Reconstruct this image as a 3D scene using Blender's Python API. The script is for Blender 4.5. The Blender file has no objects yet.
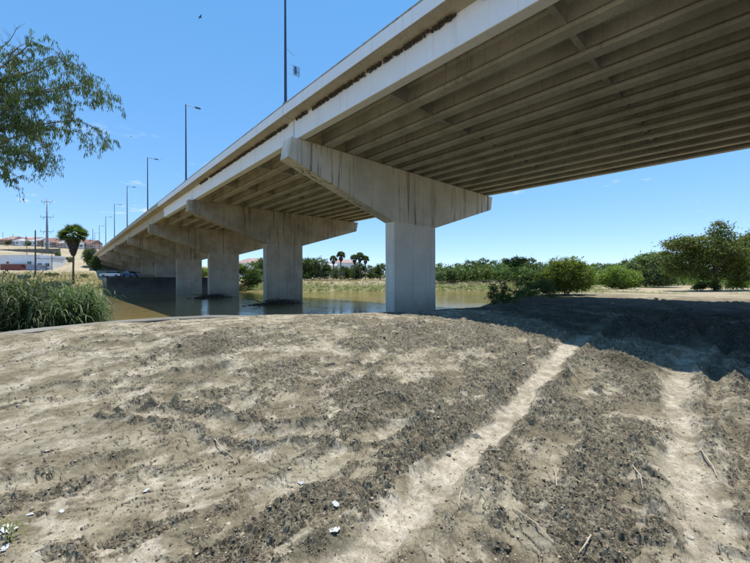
import bpy, bmesh, math, random
import numpy as np
from mathutils import Vector, Matrix, noise as mnoise

random.seed(7); rng = np.random.default_rng(7)
scene = bpy.context.scene
COL = scene.collection
R_ = math.radians

# ---------------------------------------------------------------- camera, sky, sun, exposure
TH = 0.7377                         # heading of the camera, clockwise from the bridge axis (+Y)
EYE = 1.6
CS, SN = math.cos(TH), math.sin(TH)
WATER = -1.7
cam = bpy.data.cameras.new('camera')
cam.sensor_fit = 'HORIZONTAL'; cam.sensor_width = 36; cam.lens = 36*347/750
cam.shift_y = -2.5/750
cam.clip_start = .05; cam.clip_end = 6000
co = bpy.data.objects.new('camera', cam); COL.objects.link(co)
co.location = (0, 0, EYE); co.rotation_euler = (R_(90), R_(0.2), -TH)
scene.camera = co

world = bpy.data.worlds.new('World'); scene.world = world; world.use_nodes = True
SUNV = Vector((.233, .09, 1)).normalized()
SUN_EL = math.asin(SUNV.z); SUN_ROT = math.atan2(SUNV.x, SUNV.y)
nt = world.node_tree; nt.nodes.clear()
out = nt.nodes.new('ShaderNodeOutputWorld'); bg = nt.nodes.new('ShaderNodeBackground')
sky = nt.nodes.new('ShaderNodeTexSky'); sky.sky_type = 'NISHITA'; sky.sun_disc = False
sky.sun_elevation = SUN_EL; sky.sun_rotation = SUN_ROT; sky.altitude = 1000
sky.air_density = .8; sky.dust_density = 0; sky.ozone_density = 3
tc = nt.nodes.new('ShaderNodeTexCoord'); mp = nt.nodes.new('ShaderNodeMapping'); mp.inputs['Scale'].default_value = (3.2, 3.2, 13)
nz = nt.nodes.new('ShaderNodeTexNoise'); nz.inputs['Scale'].default_value = 1.6; nz.inputs['Detail'].default_value = 7; nz.inputs['Roughness'].default_value = .62
nt.links.new(tc.outputs['Generated'], mp.inputs['Vector']); nt.links.new(mp.outputs[0], nz.inputs['Vector'])
cr = nt.nodes.new('ShaderNodeValToRGB'); cr.color_ramp.elements[0].position = .60; cr.color_ramp.elements[1].position = .74
nt.links.new(nz.outputs['Fac'], cr.inputs['Fac'])
# clouds are thin and lie in a low band round the whole sky
sx = nt.nodes.new('ShaderNodeSeparateXYZ'); nt.links.new(tc.outputs['Generated'], sx.inputs[0])
band = nt.nodes.new('ShaderNodeValToRGB'); be = band.color_ramp.elements
be[0].position = .08; be[0].color = (0, 0, 0, 1); be[1].position = .17; be[1].color = (1, 1, 1, 1)
e = be.new(.26); e.color = (.8, .8, .8, 1); e = be.new(.36); e.color = (0, 0, 0, 1)
nt.links.new(sx.outputs['Z'], band.inputs['Fac'])
mm = nt.nodes.new('ShaderNodeMath'); mm.operation = 'MULTIPLY'; mm.use_clamp = True
nt.links.new(cr.outputs['Color'], mm.inputs[0]); nt.links.new(band.outputs['Color'], mm.inputs[1])
mx = nt.nodes.new('ShaderNodeMixRGB'); mx.inputs['Color2'].default_value = (5.6, 5.9, 6.2, 1)
nt.links.new(mm.outputs[0], mx.inputs['Fac']); hs = nt.nodes.new('ShaderNodeHueSaturation'); hs.inputs['Saturation'].default_value = 1.3; nt.links.new(sky.outputs[0], hs.inputs['Color'])
ga = nt.nodes.new('ShaderNodeGamma'); ga.inputs[1].default_value = .5; nt.links.new(hs.outputs[0], ga.inputs[0])
ml = nt.nodes.new('ShaderNodeMixRGB'); ml.blend_type = 'MULTIPLY'; ml.inputs['Fac'].default_value = 1; ml.inputs['Color2'].default_value = (1.70, 1.98, 2.4, 1); nt.links.new(ga.outputs[0], ml.inputs['Color1'])
nt.links.new(ml.outputs[0], mx.inputs['Color1'])
nt.links.new(mx.outputs[0], bg.inputs['Color']); bg.inputs['Strength'].default_value = .135
nt.links.new(bg.outputs[0], out.inputs['Surface'])

sl = bpy.data.lights.new('sun', 'SUN'); sl.energy = 4.4; sl.angle = R_(.5); sl.color = (1, .96, .89)
so = bpy.data.objects.new('sun', sl); COL.objects.link(so); so.rotation_euler = SUNV.to_track_quat('Z', 'Y').to_euler()
so.location = (0, 0, 60)
scene.view_settings.view_transform = 'Standard'; scene.view_settings.look = 'None'
scene.view_settings.exposure = .6; scene.view_settings.gamma = 1
scene.render.engine = 'CYCLES'
try:
    scene.cycles.max_bounces = 8; scene.cycles.diffuse_bounces = 4; scene.cycles.use_denoising = True
except Exception: pass

# ---------------------------------------------------------------- helpers
def RD(r, d): return (r*CS + d*SN, -r*SN + d*CS)          # metres to the right / ahead of the standpoint -> world
def sight(px, d):                                            # bearing measured on the photograph + a distance -> world XY
    return RD((px - 375)/347*d, d)
def zat(py, d): return EYE + (279 - py)/347*d

def mat(name): 
    m = bpy.data.materials.new(name); m.use_nodes = True
    return m, m.node_tree, m.node_tree.nodes['Principled BSDF']
def N(nt, t, **kw):
    n = nt.nodes.new(t)
    for k, v in kw.items():
        if k in n.inputs: n.inputs[k].default_value = v
        else: setattr(n, k, v)
    return n
def ramp(nt, fac, stops):
    n = nt.nodes.new('ShaderNodeValToRGB'); el = n.color_ramp.elements
    for i, (p, c) in enumerate(stops):
        e = el[i] if i < 2 else el.new(p)
        e.position = p; e.color = (*c, 1) if len(c) == 3 else c
    nt.links.new(fac, n.inputs['Fac']); return n.outputs['Color']
def mix(nt, fac, a, b, mode='MIX'):
    n = nt.nodes.new('ShaderNodeMixRGB'); n.blend_type = mode
    for s, v in (('Fac', fac), ('Color1', a), ('Color2', b)):
        if hasattr(v, 'is_output'): nt.links.new(v, n.inputs[s])
        elif isinstance(v, (int, float)): n.inputs[s].default_value = v if s == 'Fac' else (v, v, v, 1)
        else: n.inputs[s].default_value = (*v, 1)
    return n.outputs['Color']
def math_(nt, op, a, b=0., clamp=False):
    n = nt.nodes.new('ShaderNodeMath'); n.operation = op; n.use_clamp = clamp
    for i, v in enumerate((a, b)):
        if hasattr(v, 'is_output'): nt.links.new(v, n.inputs[i])
        else: n.inputs[i].default_value = v
    return n.outputs[0]
def pos(nt, scale=(1, 1, 1), obj=False):
    if obj: o = N(nt, 'ShaderNodeTexCoord').outputs['Object']
    else: o = N(nt, 'ShaderNodeNewGeometry').outputs['Position']
    m = N(nt, 'ShaderNodeMapping'); m.inputs['Scale'].default_value = scale
    nt.links.new(o, m.inputs['Vector']); return m.outputs[0]
def noise(nt, vec, scale, detail=5, rough=.55):
    n = N(nt, 'ShaderNodeTexNoise'); n.inputs['Scale'].default_value = scale
    n.inputs['Detail'].default_value = detail; n.inputs['Roughness'].default_value = rough
    nt.links.new(vec, n.inputs['Vector']); return n.outputs['Fac']
def bump(nt, b, h, strength, dist):
    n = N(nt, 'ShaderNodeBump'); n.inputs['Strength'].default_value = strength; n.inputs['Distance'].default_value = dist
    nt.links.new(h, n.inputs['Height']); nt.links.new(n.outputs[0], b.inputs['Normal'])

def simple(name, c, rough=.7, var=.25, scale=2., metal=0., obj=True):
    m, t, b = mat(name)
    f = noise(t, pos(t, obj=obj), scale)
    d = tuple(x*(1-var) for x in c); l = tuple(min(1, x*(1+var)) for x in c)
    t.links.new(ramp(t, f, [(.3, d), (.7, l)]), b.inputs['Base Color'])
    b.inputs['Roughness'].default_value = rough; b.inputs['Metallic'].default_value = metal
    return m

def concrete(name, light, dark, streak=.6, lines=0., patches=.5, stain=(.10, .075, .05)):
    m, t, b = mat(name)
    p = pos(t)
    big = noise(t, p, .45, 6, .6)
    c = ramp(t, big, [(.32, dark), (.62, light)])
    fine = noise(t, p, 9, 6, .7)
    c = mix(t, .35, c, ramp(t, fine, [(.3, (.55, .55, .55)), (.7, (1.35, 1.35, 1.35))]), 'MULTIPLY')
    ps = pos(t, (2.3, 2.3, .10))
    st = noise(t, ps, 1.25, 6, .65)
    wh = ramp(t, noise(t, pos(t, (1, 1, .25)), .38, 3, .5), [(.40, (.12, .12, .12)), (.6, (1, 1, 1))])
    sm = math_(t, 'MULTIPLY', math_(t, 'MULTIPLY', ramp(t, st, [(.53, (0, 0, 0)), (.62, (1, 1, 1))]), wh), streak, True)
    c = mix(t, sm, c, tuple(x for x in stain))
    st2 = noise(t, pos(t, (9, 9, .16)), 1.0, 4, .6)
    sm2 = math_(t, 'MULTIPLY', ramp(t, st2, [(.58, (0, 0, 0)), (.66, (1, 1, 1))]), math_(t, 'MULTIPLY', wh, streak*.8), True)
    c = mix(t, sm2, c, tuple(x*.8 for x in stain))
    if lines:
        z = N(t, 'ShaderNodeSeparateXYZ'); t.links.new(p, z.inputs[0])
        s = math_(t, 'ADD', z.outputs['X'], z.outputs['Y'])
        fr = math_(t, 'FRACT', math_(t, 'MULTIPLY', s, 1/1.22))
        ln = math_(t, 'LESS_THAN', fr, .016)
        c = mix(t, math_(t, 'MULTIPLY', ln, lines), c, tuple(x*.6 for x in dark))
        frz = math_(t, 'FRACT', math_(t, 'MULTIPLY', math_(t, 'ADD', z.outputs['Z'], 40.3), 1/2.44))
        ln = math_(t, 'LESS_THAN', frz, .008)
        c = mix(t, math_(t, 'MULTIPLY', ln, lines*.8), c, tuple(x*.6 for x in dark))
        # river mud left on the lowest metres
        mud = ramp(t, math_(t, 'ADD', math_(t, 'MULTIPLY', z.outputs['Z'], .25), math_(t, 'MULTIPLY', noise(t, p, 1.5), .5)), [(.0, (1, 1, 1)), (.45, (0, 0, 0))])
        c = mix(t, math_(t, 'MULTIPLY', mud, .45), c, (.2, .165, .12))
    t.links.new(c, b.inputs['Base Color']); b.inputs['Roughness'].default_value = .88
    bump(t, b, math_(t, 'ADD', fine, math_(t, 'MULTIPLY', noise(t, p, 40, 3), .4)), .35, .012)
    return m

def leafmat(name, c1, c2, c3=None, trans=.3, scale=1.1):
    m, t, b = mat(name)
    oi = N(t, 'ShaderNodeObjectInfo')
    f = noise(t, pos(t, obj=True), scale, 3)
    g = N(t, 'ShaderNodeNewGeometry')
    f2 = math_(t, 'ADD', math_(t, 'MULTIPLY', f, .62), math_(t, 'MULTIPLY', g.outputs['Random Per Island'], .42))
    c = ramp(t, f2, [(.32, c1), (.68, c2)])
    if c3: c = mix(t, math_(t, 'GREATER_THAN', g.outputs['Random Per Island'], .93), c, c3)
    v = math_(t, 'ADD', math_(t, 'MULTIPLY', oi.outputs['Random'], .5), .75)
    c = mix(t, 1., c, mix(t, v, (0, 0, 0), (1, 1, 1)), 'MULTIPLY') if False else c
    hs = N(t, 'ShaderNodeHueSaturation'); t.links.new(c, hs.inputs['Color']); t.links.new(v, hs.inputs['Value'])
    t.links.new(math_(t, 'ADD', math_(t, 'MULTIPLY', oi.outputs['Random'], .03), .485), hs.inputs['Hue'])
    t.links.new(hs.outputs[0], b.inputs['Base Color']); b.inputs['Roughness'].default_value = .62
    b.inputs['Specular IOR Level'].default_value = .35
    tr = N(t, 'ShaderNodeBsdfTranslucent'); t.links.new(mix(t, 1., hs.outputs[0], (1.3, 1.5, .6), 'MULTIPLY'), tr.inputs['Color'])
    ms = N(t, 'ShaderNodeMixShader'); ms.inputs[0].default_value = trans
    t.links.new(b.outputs[0], ms.inputs[1]); t.links.new(tr.outputs[0], ms.inputs[2])
    t.links.new(ms.outputs[0], t.nodes['Material Output'].inputs['Surface'])
    return m

class MB:
    def __init__(s): s.v = []; s.f = []
    def add(s, vs, fs):
        o = len(s.v); s.v += [tuple(v) for v in vs]; s.f += [tuple(i+o for i in f) for f in fs]; return s
    def box(s, c, d, rz=0, M=None):
        x, y, z = d[0]/2, d[1]/2, d[2]/2
        vs = [Vector((a*x, b*y, e*z)) for e in (-1, 1) for a, b in ((-1, -1), (1, -1), (1, 1), (-1, 1))]
        if rz: vs = [Matrix.Rotation(rz, 3, 'Z') @ v for v in vs]
        if M: vs = [M @ v for v in vs]
        vs = [v + Vector(c) for v in vs]
        return s.add(vs, [(3, 2, 1, 0), (4, 5, 6, 7), (0, 1, 5, 4), (1, 2, 6, 5), (2, 3, 7, 6), (3, 0, 4, 7)])
    def loft(s, rings, closed=True, caps=True):
        n = len(rings[0]); vs = [p for r in rings for p in r]; fs = []
        for i in range(len(rings)-1):
            for j in range(n if closed else n-1):
                k = (j+1) % n
                fs.append((i*n+j, i*n+k, (i+1)*n+k, (i+1)*n+j))
        if caps: fs += [tuple(range(n))[::-1], tuple((len(rings)-1)*n+j for j in range(n))]
        return s.add(vs, fs)
    def tube(s, pts, rad, n=8):
        pts = [Vector(p) for p in pts]; rings = []
        if not hasattr(rad, '__len__'): rad = [rad]*len(pts)
        for i, p in enumerate(pts):
            t = (pts[min(i+1, len(pts)-1)] - pts[max(i-1, 0)]).normalized()
            a = t.cross(Vector((0, 0, 1)) if abs(t.z) < .9 else Vector((1, 0, 0))).normalized(); b = t.cross(a)
            rings.append([p + (a*math.cos(q) + b*math.sin(q))*rad[i] for q in [2*math.pi*k/n for k in range(n)]])
        return s.loft(rings)
    def mesh(s, name, m, smooth=False):
        me = bpy.data.meshes.new(name); me.from_pydata(s.v, [], s.f)
        bm = bmesh.new(); bm.from_mesh(me); bmesh.ops.recalc_face_normals(bm, faces=bm.faces); bm.to_mesh(me); bm.free()
        me.materials.append(m)
        if smooth: me.shade_smooth()
        return me
    def build(s, name, m, parent=None, loc=(0, 0, 0), smooth=False):
        return link(name, s.mesh(name, m, smooth), parent, loc)
def link(name, me, parent=None, loc=(0, 0, 0), rz=0):
    o = bpy.data.objects.new(name, me); COL.objects.link(o); o.location = loc; o.rotation_euler.z = rz
    if parent: o.parent = parent
    return o
def tag(o, label=None, cat=None, group=None, kind=None):
    if label: o['label'] = label
    if cat: o['category'] = cat
    if group: o['group'] = group
    if kind: o['kind'] = kind
    return o
def empty(name, loc, label, cat, group=None, rz=0):
    o = bpy.data.objects.new(name, None); COL.objects.link(o); o.location = loc; o.rotation_euler.z = rz
    o.empty_display_size = .3
    return tag(o, label, cat, group)
def copy_tree(o, parent=None):
    c = o.copy(); COL.objects.link(c); c.parent = parent
    for ch in list(o.children): copy_tree(ch, c)
    return c
def npmesh(name, v, f, m, smooth=False):
    me = bpy.data.meshes.new(name); k = f.shape[1]
    me.vertices.add(len(v)); me.vertices.foreach_set('co', v.astype(np.float32).ravel())
    me.loops.add(f.size); me.loops.foreach_set('vertex_index', f.astype(np.int32).ravel())
    me.polygons.add(len(f)); me.polygons.foreach_set('loop_start', (np.arange(len(f))*k).astype(np.int32))
    me.polygons.foreach_set('loop_total', np.full(len(f), k, np.int32))
    me.update(calc_edges=True); me.materials.append(m)
    if smooth: me.shade_smooth()
    return me

# ---- numpy gradient noise
_perm = rng.permutation(256); _perm = np.concatenate([_perm, _perm]); _ga = rng.random(256)*2*np.pi
_gx, _gy = np.cos(_ga), np.sin(_ga)
def pn(x, y):
    xi = np.floor(x).astype(np.int64); yi = np.floor(y).astype(np.int64); xf = x-xi; yf = y-yi
    u = xf*xf*xf*(xf*(xf*6-15)+10); w = yf*yf*yf*(yf*(yf*6-15)+10)
    def g(a, b, dx, dy):
        h = _perm[_perm[(xi+a) & 255] + ((yi+b) & 255)]
        return _gx[h]*dx + _gy[h]*dy
    n00 = g(0, 0, xf, yf); n10 = g(1, 0, xf-1, yf); n01 = g(0, 1, xf, yf-1); n11 = g(1, 1, xf-1, yf-1)
    return ((n00*(1-u)+n10*u)*(1-w) + (n01*(1-u)+n11*u)*w)*1.4
def fbm(x, y, s, o=4, g=.5):
    a = 1.; t = 0.; x = x*s; y = y*s
    for i in range(o): t = t + a*pn(x+17.3*i, y-9.1*i); a *= g; x = x*2.03; y = y*2.03
    return t
def ss(a, b, x): t = np.clip((x-a)/(b-a), 0, 1); return t*t*(3-2*t)
_cr = rng.random((256, 4))
def cells(x, y, f):                                       # broken crust: cell edge distance, random value and offset per cell
    x = x*f; y = y*f; xi = np.floor(x).astype(np.int64); yi = np.floor(y).astype(np.int64)
    f1 = np.full(x.shape, 9.); f2 = np.full(x.shape, 9.); idd = np.zeros(x.shape, np.int64); ox = np.zeros(x.shape); oy = np.zeros(x.shape)
    for a in (-1, 0, 1):
        for b in (-1, 0, 1):
            h = _perm[_perm[(xi+a) & 255] + ((yi+b) & 255)]; dx = xi+a+_cr[h, 0]-x; dy = yi+b+_cr[h, 1]-y; D = np.sqrt(dx*dx+dy*dy)
            m = D < f1; f2 = np.where(m, f1, np.minimum(f2, D)); idd = np.where(m, h, idd); ox = np.where(m, dx, ox); oy = np.where(m, dy, oy); f1 = np.where(m, D, f1)
    return f2-f1, _cr[idd, 2], ox*(_cr[idd, 3]-.5)+oy*(_cr[idd, 2]-.5)
def polydist(pts, r, d):                                  # signed distance to a polyline, positive on its left side
    best = np.full(r.shape, 1e9); sg = np.zeros(r.shape)
    for (x0, y0), (x1, y1) in zip(pts[:-1], pts[1:]):
        dx, dy = x1-x0, y1-y0; L = dx*dx+dy*dy
        t = np.clip(((r-x0)*dx+(d-y0)*dy)/L, 0, 1)
        D = np.hypot(r-x0-t*dx, d-y0-t*dy); s = np.sign(dx*(d-y0)-dy*(r-x0))
        m = D < best-1e-9; best = np.where(m, D, best); sg = np.where(m, s, sg)
    return best*sg
CREST = [(-400, -160), (-60, -20), (-30, -3), (-14, 1.2), (-9.6, 4.9), (-7.9, 6.6), (-7.55, 7.8), (-6.95, 8.9), (-5.9, 9.75), (-4.6, 10.35), (-2.3, 11.0), (.6, 11.8), (4, 13.3), (7.6, 17.4), (10, 24), (16.5, 39), (30, 62), (60, 88), (120, 110), (300, 160), (900, 300)]
FAR = [(-900, -200), (-200, 30), (-110, 60), (-75, 72), (-61.3, 79.4), (-40.6, 99), (-20, 95.5), (0, 94), (30, 96), (60, 106), (120, 140), (300, 195), (900, 330)]

TR1 = [(-1.6, 0.0), (-.05, 2.05), (.42, 2.68), (1.42, 3.94), (3.65, 6.75), (6.5, 9.6), (11, 14)]
TR2 = [(.4, .2), (1.95, 2.0), (2.6, 2.9), (3.6, 4.1), (4.5, 5.2), (7.5, 8), (13, 12.5)]
TR3 = [(2.4, 1.6), (2.98, 2.76), (3.53, 3.45), (4.36, 4.5), (6, 6.1), (9, 8.8)]
# wide bands of churned mud: path, half width, strength
BANDS = [([(-1.1, 1.7), (-.74, 2.05), (-.33, 2.51), (.23, 3.15), (.8, 3.85), (1.7, 4.9), (2.8, 6.4)], .17, .8), ([(-2.7, 2.2), (-2.39, 2.63), (-2.34, 3.07), (-2.17, 3.68), (-1.92, 4.6), (-1.37, 5.6)], .22, .45),
         ([(-4.4, 7.3), (-2.27, 6.85), (-.48, 6.65), (1.48, 6.85), (3.2, 6.9)], .75, .5), ([(-1.2, 4.7), (.07, 4.9), (.93, 4.4), (1.7, 5.1)], .38, .5), ([(.9, 1.5), (1.23, 2.3), (2.1, 3.25), (3.1, 4.4), (4.3, 6.1), (6, 8)], .42, .5),
         ([(-1.8, 2.05), (-1.43, 2.3), (-1.1, 2.45)], .12, .6), ([(-3.4, 5.2), (-2.3, 5.3), (-1.2, 5.9), (0, 5.8)], .22, .4), ([(-5, 5.4), (-3.8, 4.9), (-3.2, 4.2)], .15, .35), ([(2.6, 1.6), (3.6, 2.9), (5, 4.4), (8, 6.5)], .5, .35),
         ([(.4, 8.6), (3, 8.2), (6, 9), (12, 10)], 1.6, .5), ([(-2.2, 9.2), (-.5, 9), (1.5, 9.4)], .5, .35)]
OLD = [[(-2.9, 4.1), (-1.96, 3.88), (-1.18, 3.56), (-.45, 3.5), (.27, 3.7), (.75, 3.6)], [(-7, 1.5), (-4.5, 2.6), (-2.6, 4.4), (0, 4.2), (1.6, 4.6)], [(-6.5, 3.2), (-4, 4.6), (-1.5, 5.6), (2.5, 6.6), (6, 8.4)],
       [(-4, 2.0), (-2.2, 3.0), (-1.2, 3.6), (-.3, 5.2), (.6, 8)], [(-6.8, 4.6), (-4, 6.0), (-1, 7.4), (3, 9.2)],
       [(-5.5, 6.5), (-2, 7.9), (2.5, 9.9), (7, 12)], [(4.5, 7.2), (9, 9.2), (16, 10.5), (30, 12)], [(6, 12), (12, 13.5), (24, 15.5)], [(.9, 2.2), (1.9, 3.5), (3.2, 5.4), (5.2, 7.6), (9, 10.5)], [(2.3, 2.2), (3.0, 3.2), (4.2, 5.0), (6.2, 7.2), (11, 11)], [(-1.0, 2.3), (.3, 3.9), (2.0, 6.2), (4.0, 8.4)], [(5.2, 4.6), (8, 7.2), (13, 10)],
       [(7, 9), (13, 14), (19, 22), (26, 34)], [(9.5, 8.5), (16, 14), (23, 22), (31, 34)]]
def ground(X, Y, detail=True):
    """height and masks; X, Y world arrays"""
    r = X*CS - Y*SN; d = X*SN + Y*CS
    s = polydist(CREST, r, d)                       # >0 river side of the near bank
    t = polydist(FAR, r, d)                         # >0 beyond the far waterline
    base = .46*ss(3.3, 8.6, d-.3*np.maximum(r, 0)+.2*np.maximum(-r, 0))*(1-ss(6, 15, r)) + .12*fbm(X, Y, .09, 3)*ss(2, 12, np.hypot(r, d)) 
    base = base + .35*ss(40, 120, r)
    bank = base - ss(0, 1.2, s)*.25 - 2.6*ss(.3, 7.5, s) - 1.5*ss(6, 25, s)
    # far side
    left = ss(-.35, -.75, r/np.maximum(d, 1))
    up = -3.9 + 2.2*ss(-8, 0, t) + 2.7*ss(0, 11, t) + 1.3*ss(10, 45, t) + left*(2.6*ss(14, 60, t) + 18.5*ss(70, 215, t) + 4*ss(165, 240, t)) \
        + (1-left)*(2.5*ss(45, 130, t) + 9*ss(120, 420, t)*ss(60, -60, r) + .35*fbm(X, Y, .02, 3)) + .25*fbm(X, Y, .15, 3)*ss(0, 8, t)
    z = np.where(t > -8, np.maximum(up, -3.9), bank)
    z = np.where(t <= -8, np.maximum(bank, -4.1), z)
    # land under the bridge behind the river wall, and the approach embankment
    inb = ss(7.9, 8.7, X)*ss(37, 36, X)
    z = np.where((Y > 101) & (Y < 260), np.maximum(z, -3.9 + 6*ss(100.9, 101.6, Y)*inb), z)
    z = np.where((Y < 100.6) & (Y > 60) & (t < 12), z - 3*ss(6, 8, X)*ss(39, 37, X), z)
    emb = ss(-6, 9, X)*ss(58, 40, X)*ss(184, 208, Y)*ss(700, 300, Y)
    z = z*(1-emb) + emb*np.maximum(z, 10.3)
    embb = ss(2, 10.4, X)*ss(52, 37, X)*ss(-45, -56, Y)
    z = z*(1-embb) + embb*10.0
    wet = np.zeros_like(X); rough = np.zeros_like(X); pale = np.zeros_like(X); dirt = np.zeros_like(X); green = np.zeros_like(X)
    near = (s < .5) & (t < -8) & (np.hypot(X, Y) < 45)
    x, y, rr, dd = X[near], Y[near], r[near], d[near]
    if len(x):
        wx = rr + .05*fbm(x, y, .9, 3); wy = dd + .05*fbm(x+9, y, .9, 3)
        u = rr*.616+dd*.788; v = rr*.788-dd*.616
        an = fbm(u*.5+.5*fbm(x, y, .5, 3), v*1.1+.35*fbm(x-3, y, .7, 3), 1.0, 5, .6)                  # furrows run with the wheel tracks
        iso = fbm(x, y, .8, 5, .6)
        grad = .10*ss(-3.5, 0, rr-.15*dd) + .12*ss(-1.0, 1.5, rr-.45*dd+1.0) + .20*ss(3.5, 6.5, dd)*ss(12, 8, dd)*ss(-6, -1, rr) + .35*ss(9, 15, dd)*ss(2, 6, rr)
        rag = fbm(x, y, 7, 5, .72)
        bb = np.zeros_like(x); soft = fbm(x, y, 7, 2)
        for P, w, st in BANDS: bb = np.maximum(bb, st*np.exp(-(np.abs(polydist(P, rr+.25*iso, dd+.25*an))/w)**2))
        zf = .30*an + .42*iso + .55*grad + .75*bb - .27
        zone = ss(.0, .17, zf + .27*rag); zs = ss(-.08, .25, zf + .15*soft)
        zone *= 1 - .8*ss(-4.5, -7.5, rr-.1*dd)
        h = .025*fbm(u*.5, v*1.1, .9, 3) + .02*iso
        pl = np.zeros_like(x)
        for P, w, dep, pk in ((TR1, .15, .035, 1.), (TR2, .17, .035, .6), (TR3, .10, .09, -.4)):
            D = np.abs(polydist(P, wx, wy)) + .05*fbm(x, y+5, 4.0, 2, .5)
            k = ss(w+.03, w-.06, D)
            rid = np.exp(-((D-w-.12)/.075)**2)*(.35+1.1*ss(-.4, .5, fbm(x+3, y, 1.7, 3)))
            h = h - dep*k + .05*rid*(1+.5*soft)
            zone = zone*(1-(.35+.5*pk)*k) + .6*rid*(1-k)*(1+rag); zs = np.clip(zs*(1-.9*k) + .7*rid, 0, 1.2)
            pl = np.maximum(pl, k*max(pk, 0)); zone = np.clip(zone + k*max(0, -pk), 0, 1)
        for i, P in enumerate(OLD):
            D = np.abs(polydist(P, wx, wy)+.10*fbm(x+30*i, y, 1.5, 3)); w = .17
            on = ss(-.3, .3, fbm(x-11*i, y+5, .6, 2)) if i else 1.3
            k = ss(w, w-.10, D)*on; e = np.exp(-((D-w-.05)/.05)**2)*on
            h = h + (1+1.5*ss(4, 8, rr))*(-.03*k + .036*e*(1+.5*soft)); zs = np.clip(zs+.5*e, 0, 1.2); zone = np.clip(zone + .9*e*ss(-.5, .2, rag) - .35*k, 0, 1)
        # dried skin of silt broken into low terraces, dark crumbs along the broken edges
        q = 4.2*(.6*an+.6*fbm(x+60, y, 1.4, 4, .55)); fl = np.floor(q); fr = q-fl
        edge = (1-ss(.05, .15, fr))*ss(-.25, .1, fbm(x-40, y, .9, 3))*(1-.7*pl)
        h = h + .013*(fl + ss(0, .25, fr))*(1-.8*pl)
        zone = np.clip(zone*.9 + .8*edge*(1+rag), 0, 1.2)*(1-.75*ss(.3, 1, pl)); zs = np.clip(zs + .5*edge, 0, 1.2)*(1-.8*pl)
        wob = .02*fbm(x, y, 16, 2); wy_ = .02*fbm(x+7, y, 16, 2); q_ = np.hypot(x, y)
        e1, r1, t1 = cells(x+wob, y+wy_, 7.5); e2, r2, t2 = cells(x+wob*.7, y+wy_*.7, 17); e3, r3, t3 = cells(x, y, 38)
        n3_ = ss(7, 4, q_); n2_ = ss(20, 12, q_)
        crust = .030*ss(.0, .42, e1)*(r1 > .45)*(.3+.9*r1+.9*t1) + n2_*.021*ss(.0, .5, e2)*(r2 > .35)*(.3+.9*r2+.9*t2) + n3_*.009*ss(.0, .6, e3)*(r3 > .2)*(.4+r3)
        h = h + zs*(crust - .02) + (1-np.minimum(zs, 1))*(.004*n3_*ss(.03, .35, e3)*(r3 > .6) + .004*fbm(x, y, 9, 3))
        # thin shrinkage cracks in the smooth skin
        h = h - (1-np.minimum(zs, 1))*.006*(1-ss(.0, .05, e1))*(fbm(x+9, y, .8, 2) > .05)
        tone = .35 + .5*(r1 > .45)*0 + .55*r2 + .35*r3*n3_; zone = np.clip(zone*(.55+.75*(1-np.where(n2_ > .5, .6*r2+.4*r1, r1))), 0, 1.2)
        zone = zone + .35*zs*(1-ss(.02, .12, e2))*n2_ + .25*zs*(1-ss(.02, .1, e1))
        damp_shade = ss(.1, .5, .8*fbm(x+5, y-33, .35, 4) + .9*ss(8, 12, x)*ss(45, 30, x) - .12)      # undried patches, plus the bridge's shade painted into the mud colour
        pt = np.zeros_like(x)
        fade = ss(.5, -.6, s[near])*ss(45, 36, np.hypot(x, y))
        z[near] += h*fade
        rough[near] = zone; pale[near] = np.clip(pl*(.45+.55*ss(-.3, .3, fbm(x, y-50, 3., 4, .65))) + .7*ss(.15, .5, fbm(x+44, y, 2.4, 4, .65))*(1-zone), 0, 1)*(1-.8*damp_shade); wet[near] = damp_shade
        dirt[near] = np.clip(.5+.9*fbm(x+21, y-4, 1.6, 4, .6), 0, 1)
    green = np.where(t > -8, np.clip(.75*ss(10, 2, t)+.2*fbm(X, Y, .06, 3)+.05, 0, 1), 0)
    green = np.where((t <= -8) & (s > .5), .55, green)
    green = np.where((t <= -8) & (s <= .5) & (np.hypot(X, Y) > 26), ss(-.05, .4, fbm(X, Y, .07, 4)+.25*ss(30, 60, d)*ss(18, 40, r)+.5*ss(-12, -2, s)*ss(26, 34, d)-.08), green)
    green = np.where((Y > 101) & (X > 6) & (X < 38) & (Y < 215), 0, green)
    far_ = ss(20, 60, np.hypot(X, Y))
    ground.wet = wet  # undried patches plus the bridge's painted shade
    return z, rough, pale, dirt, green, far_
def gz(x, y): return float(ground(np.array([x], float), np.array([y], float))[0][0])

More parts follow.
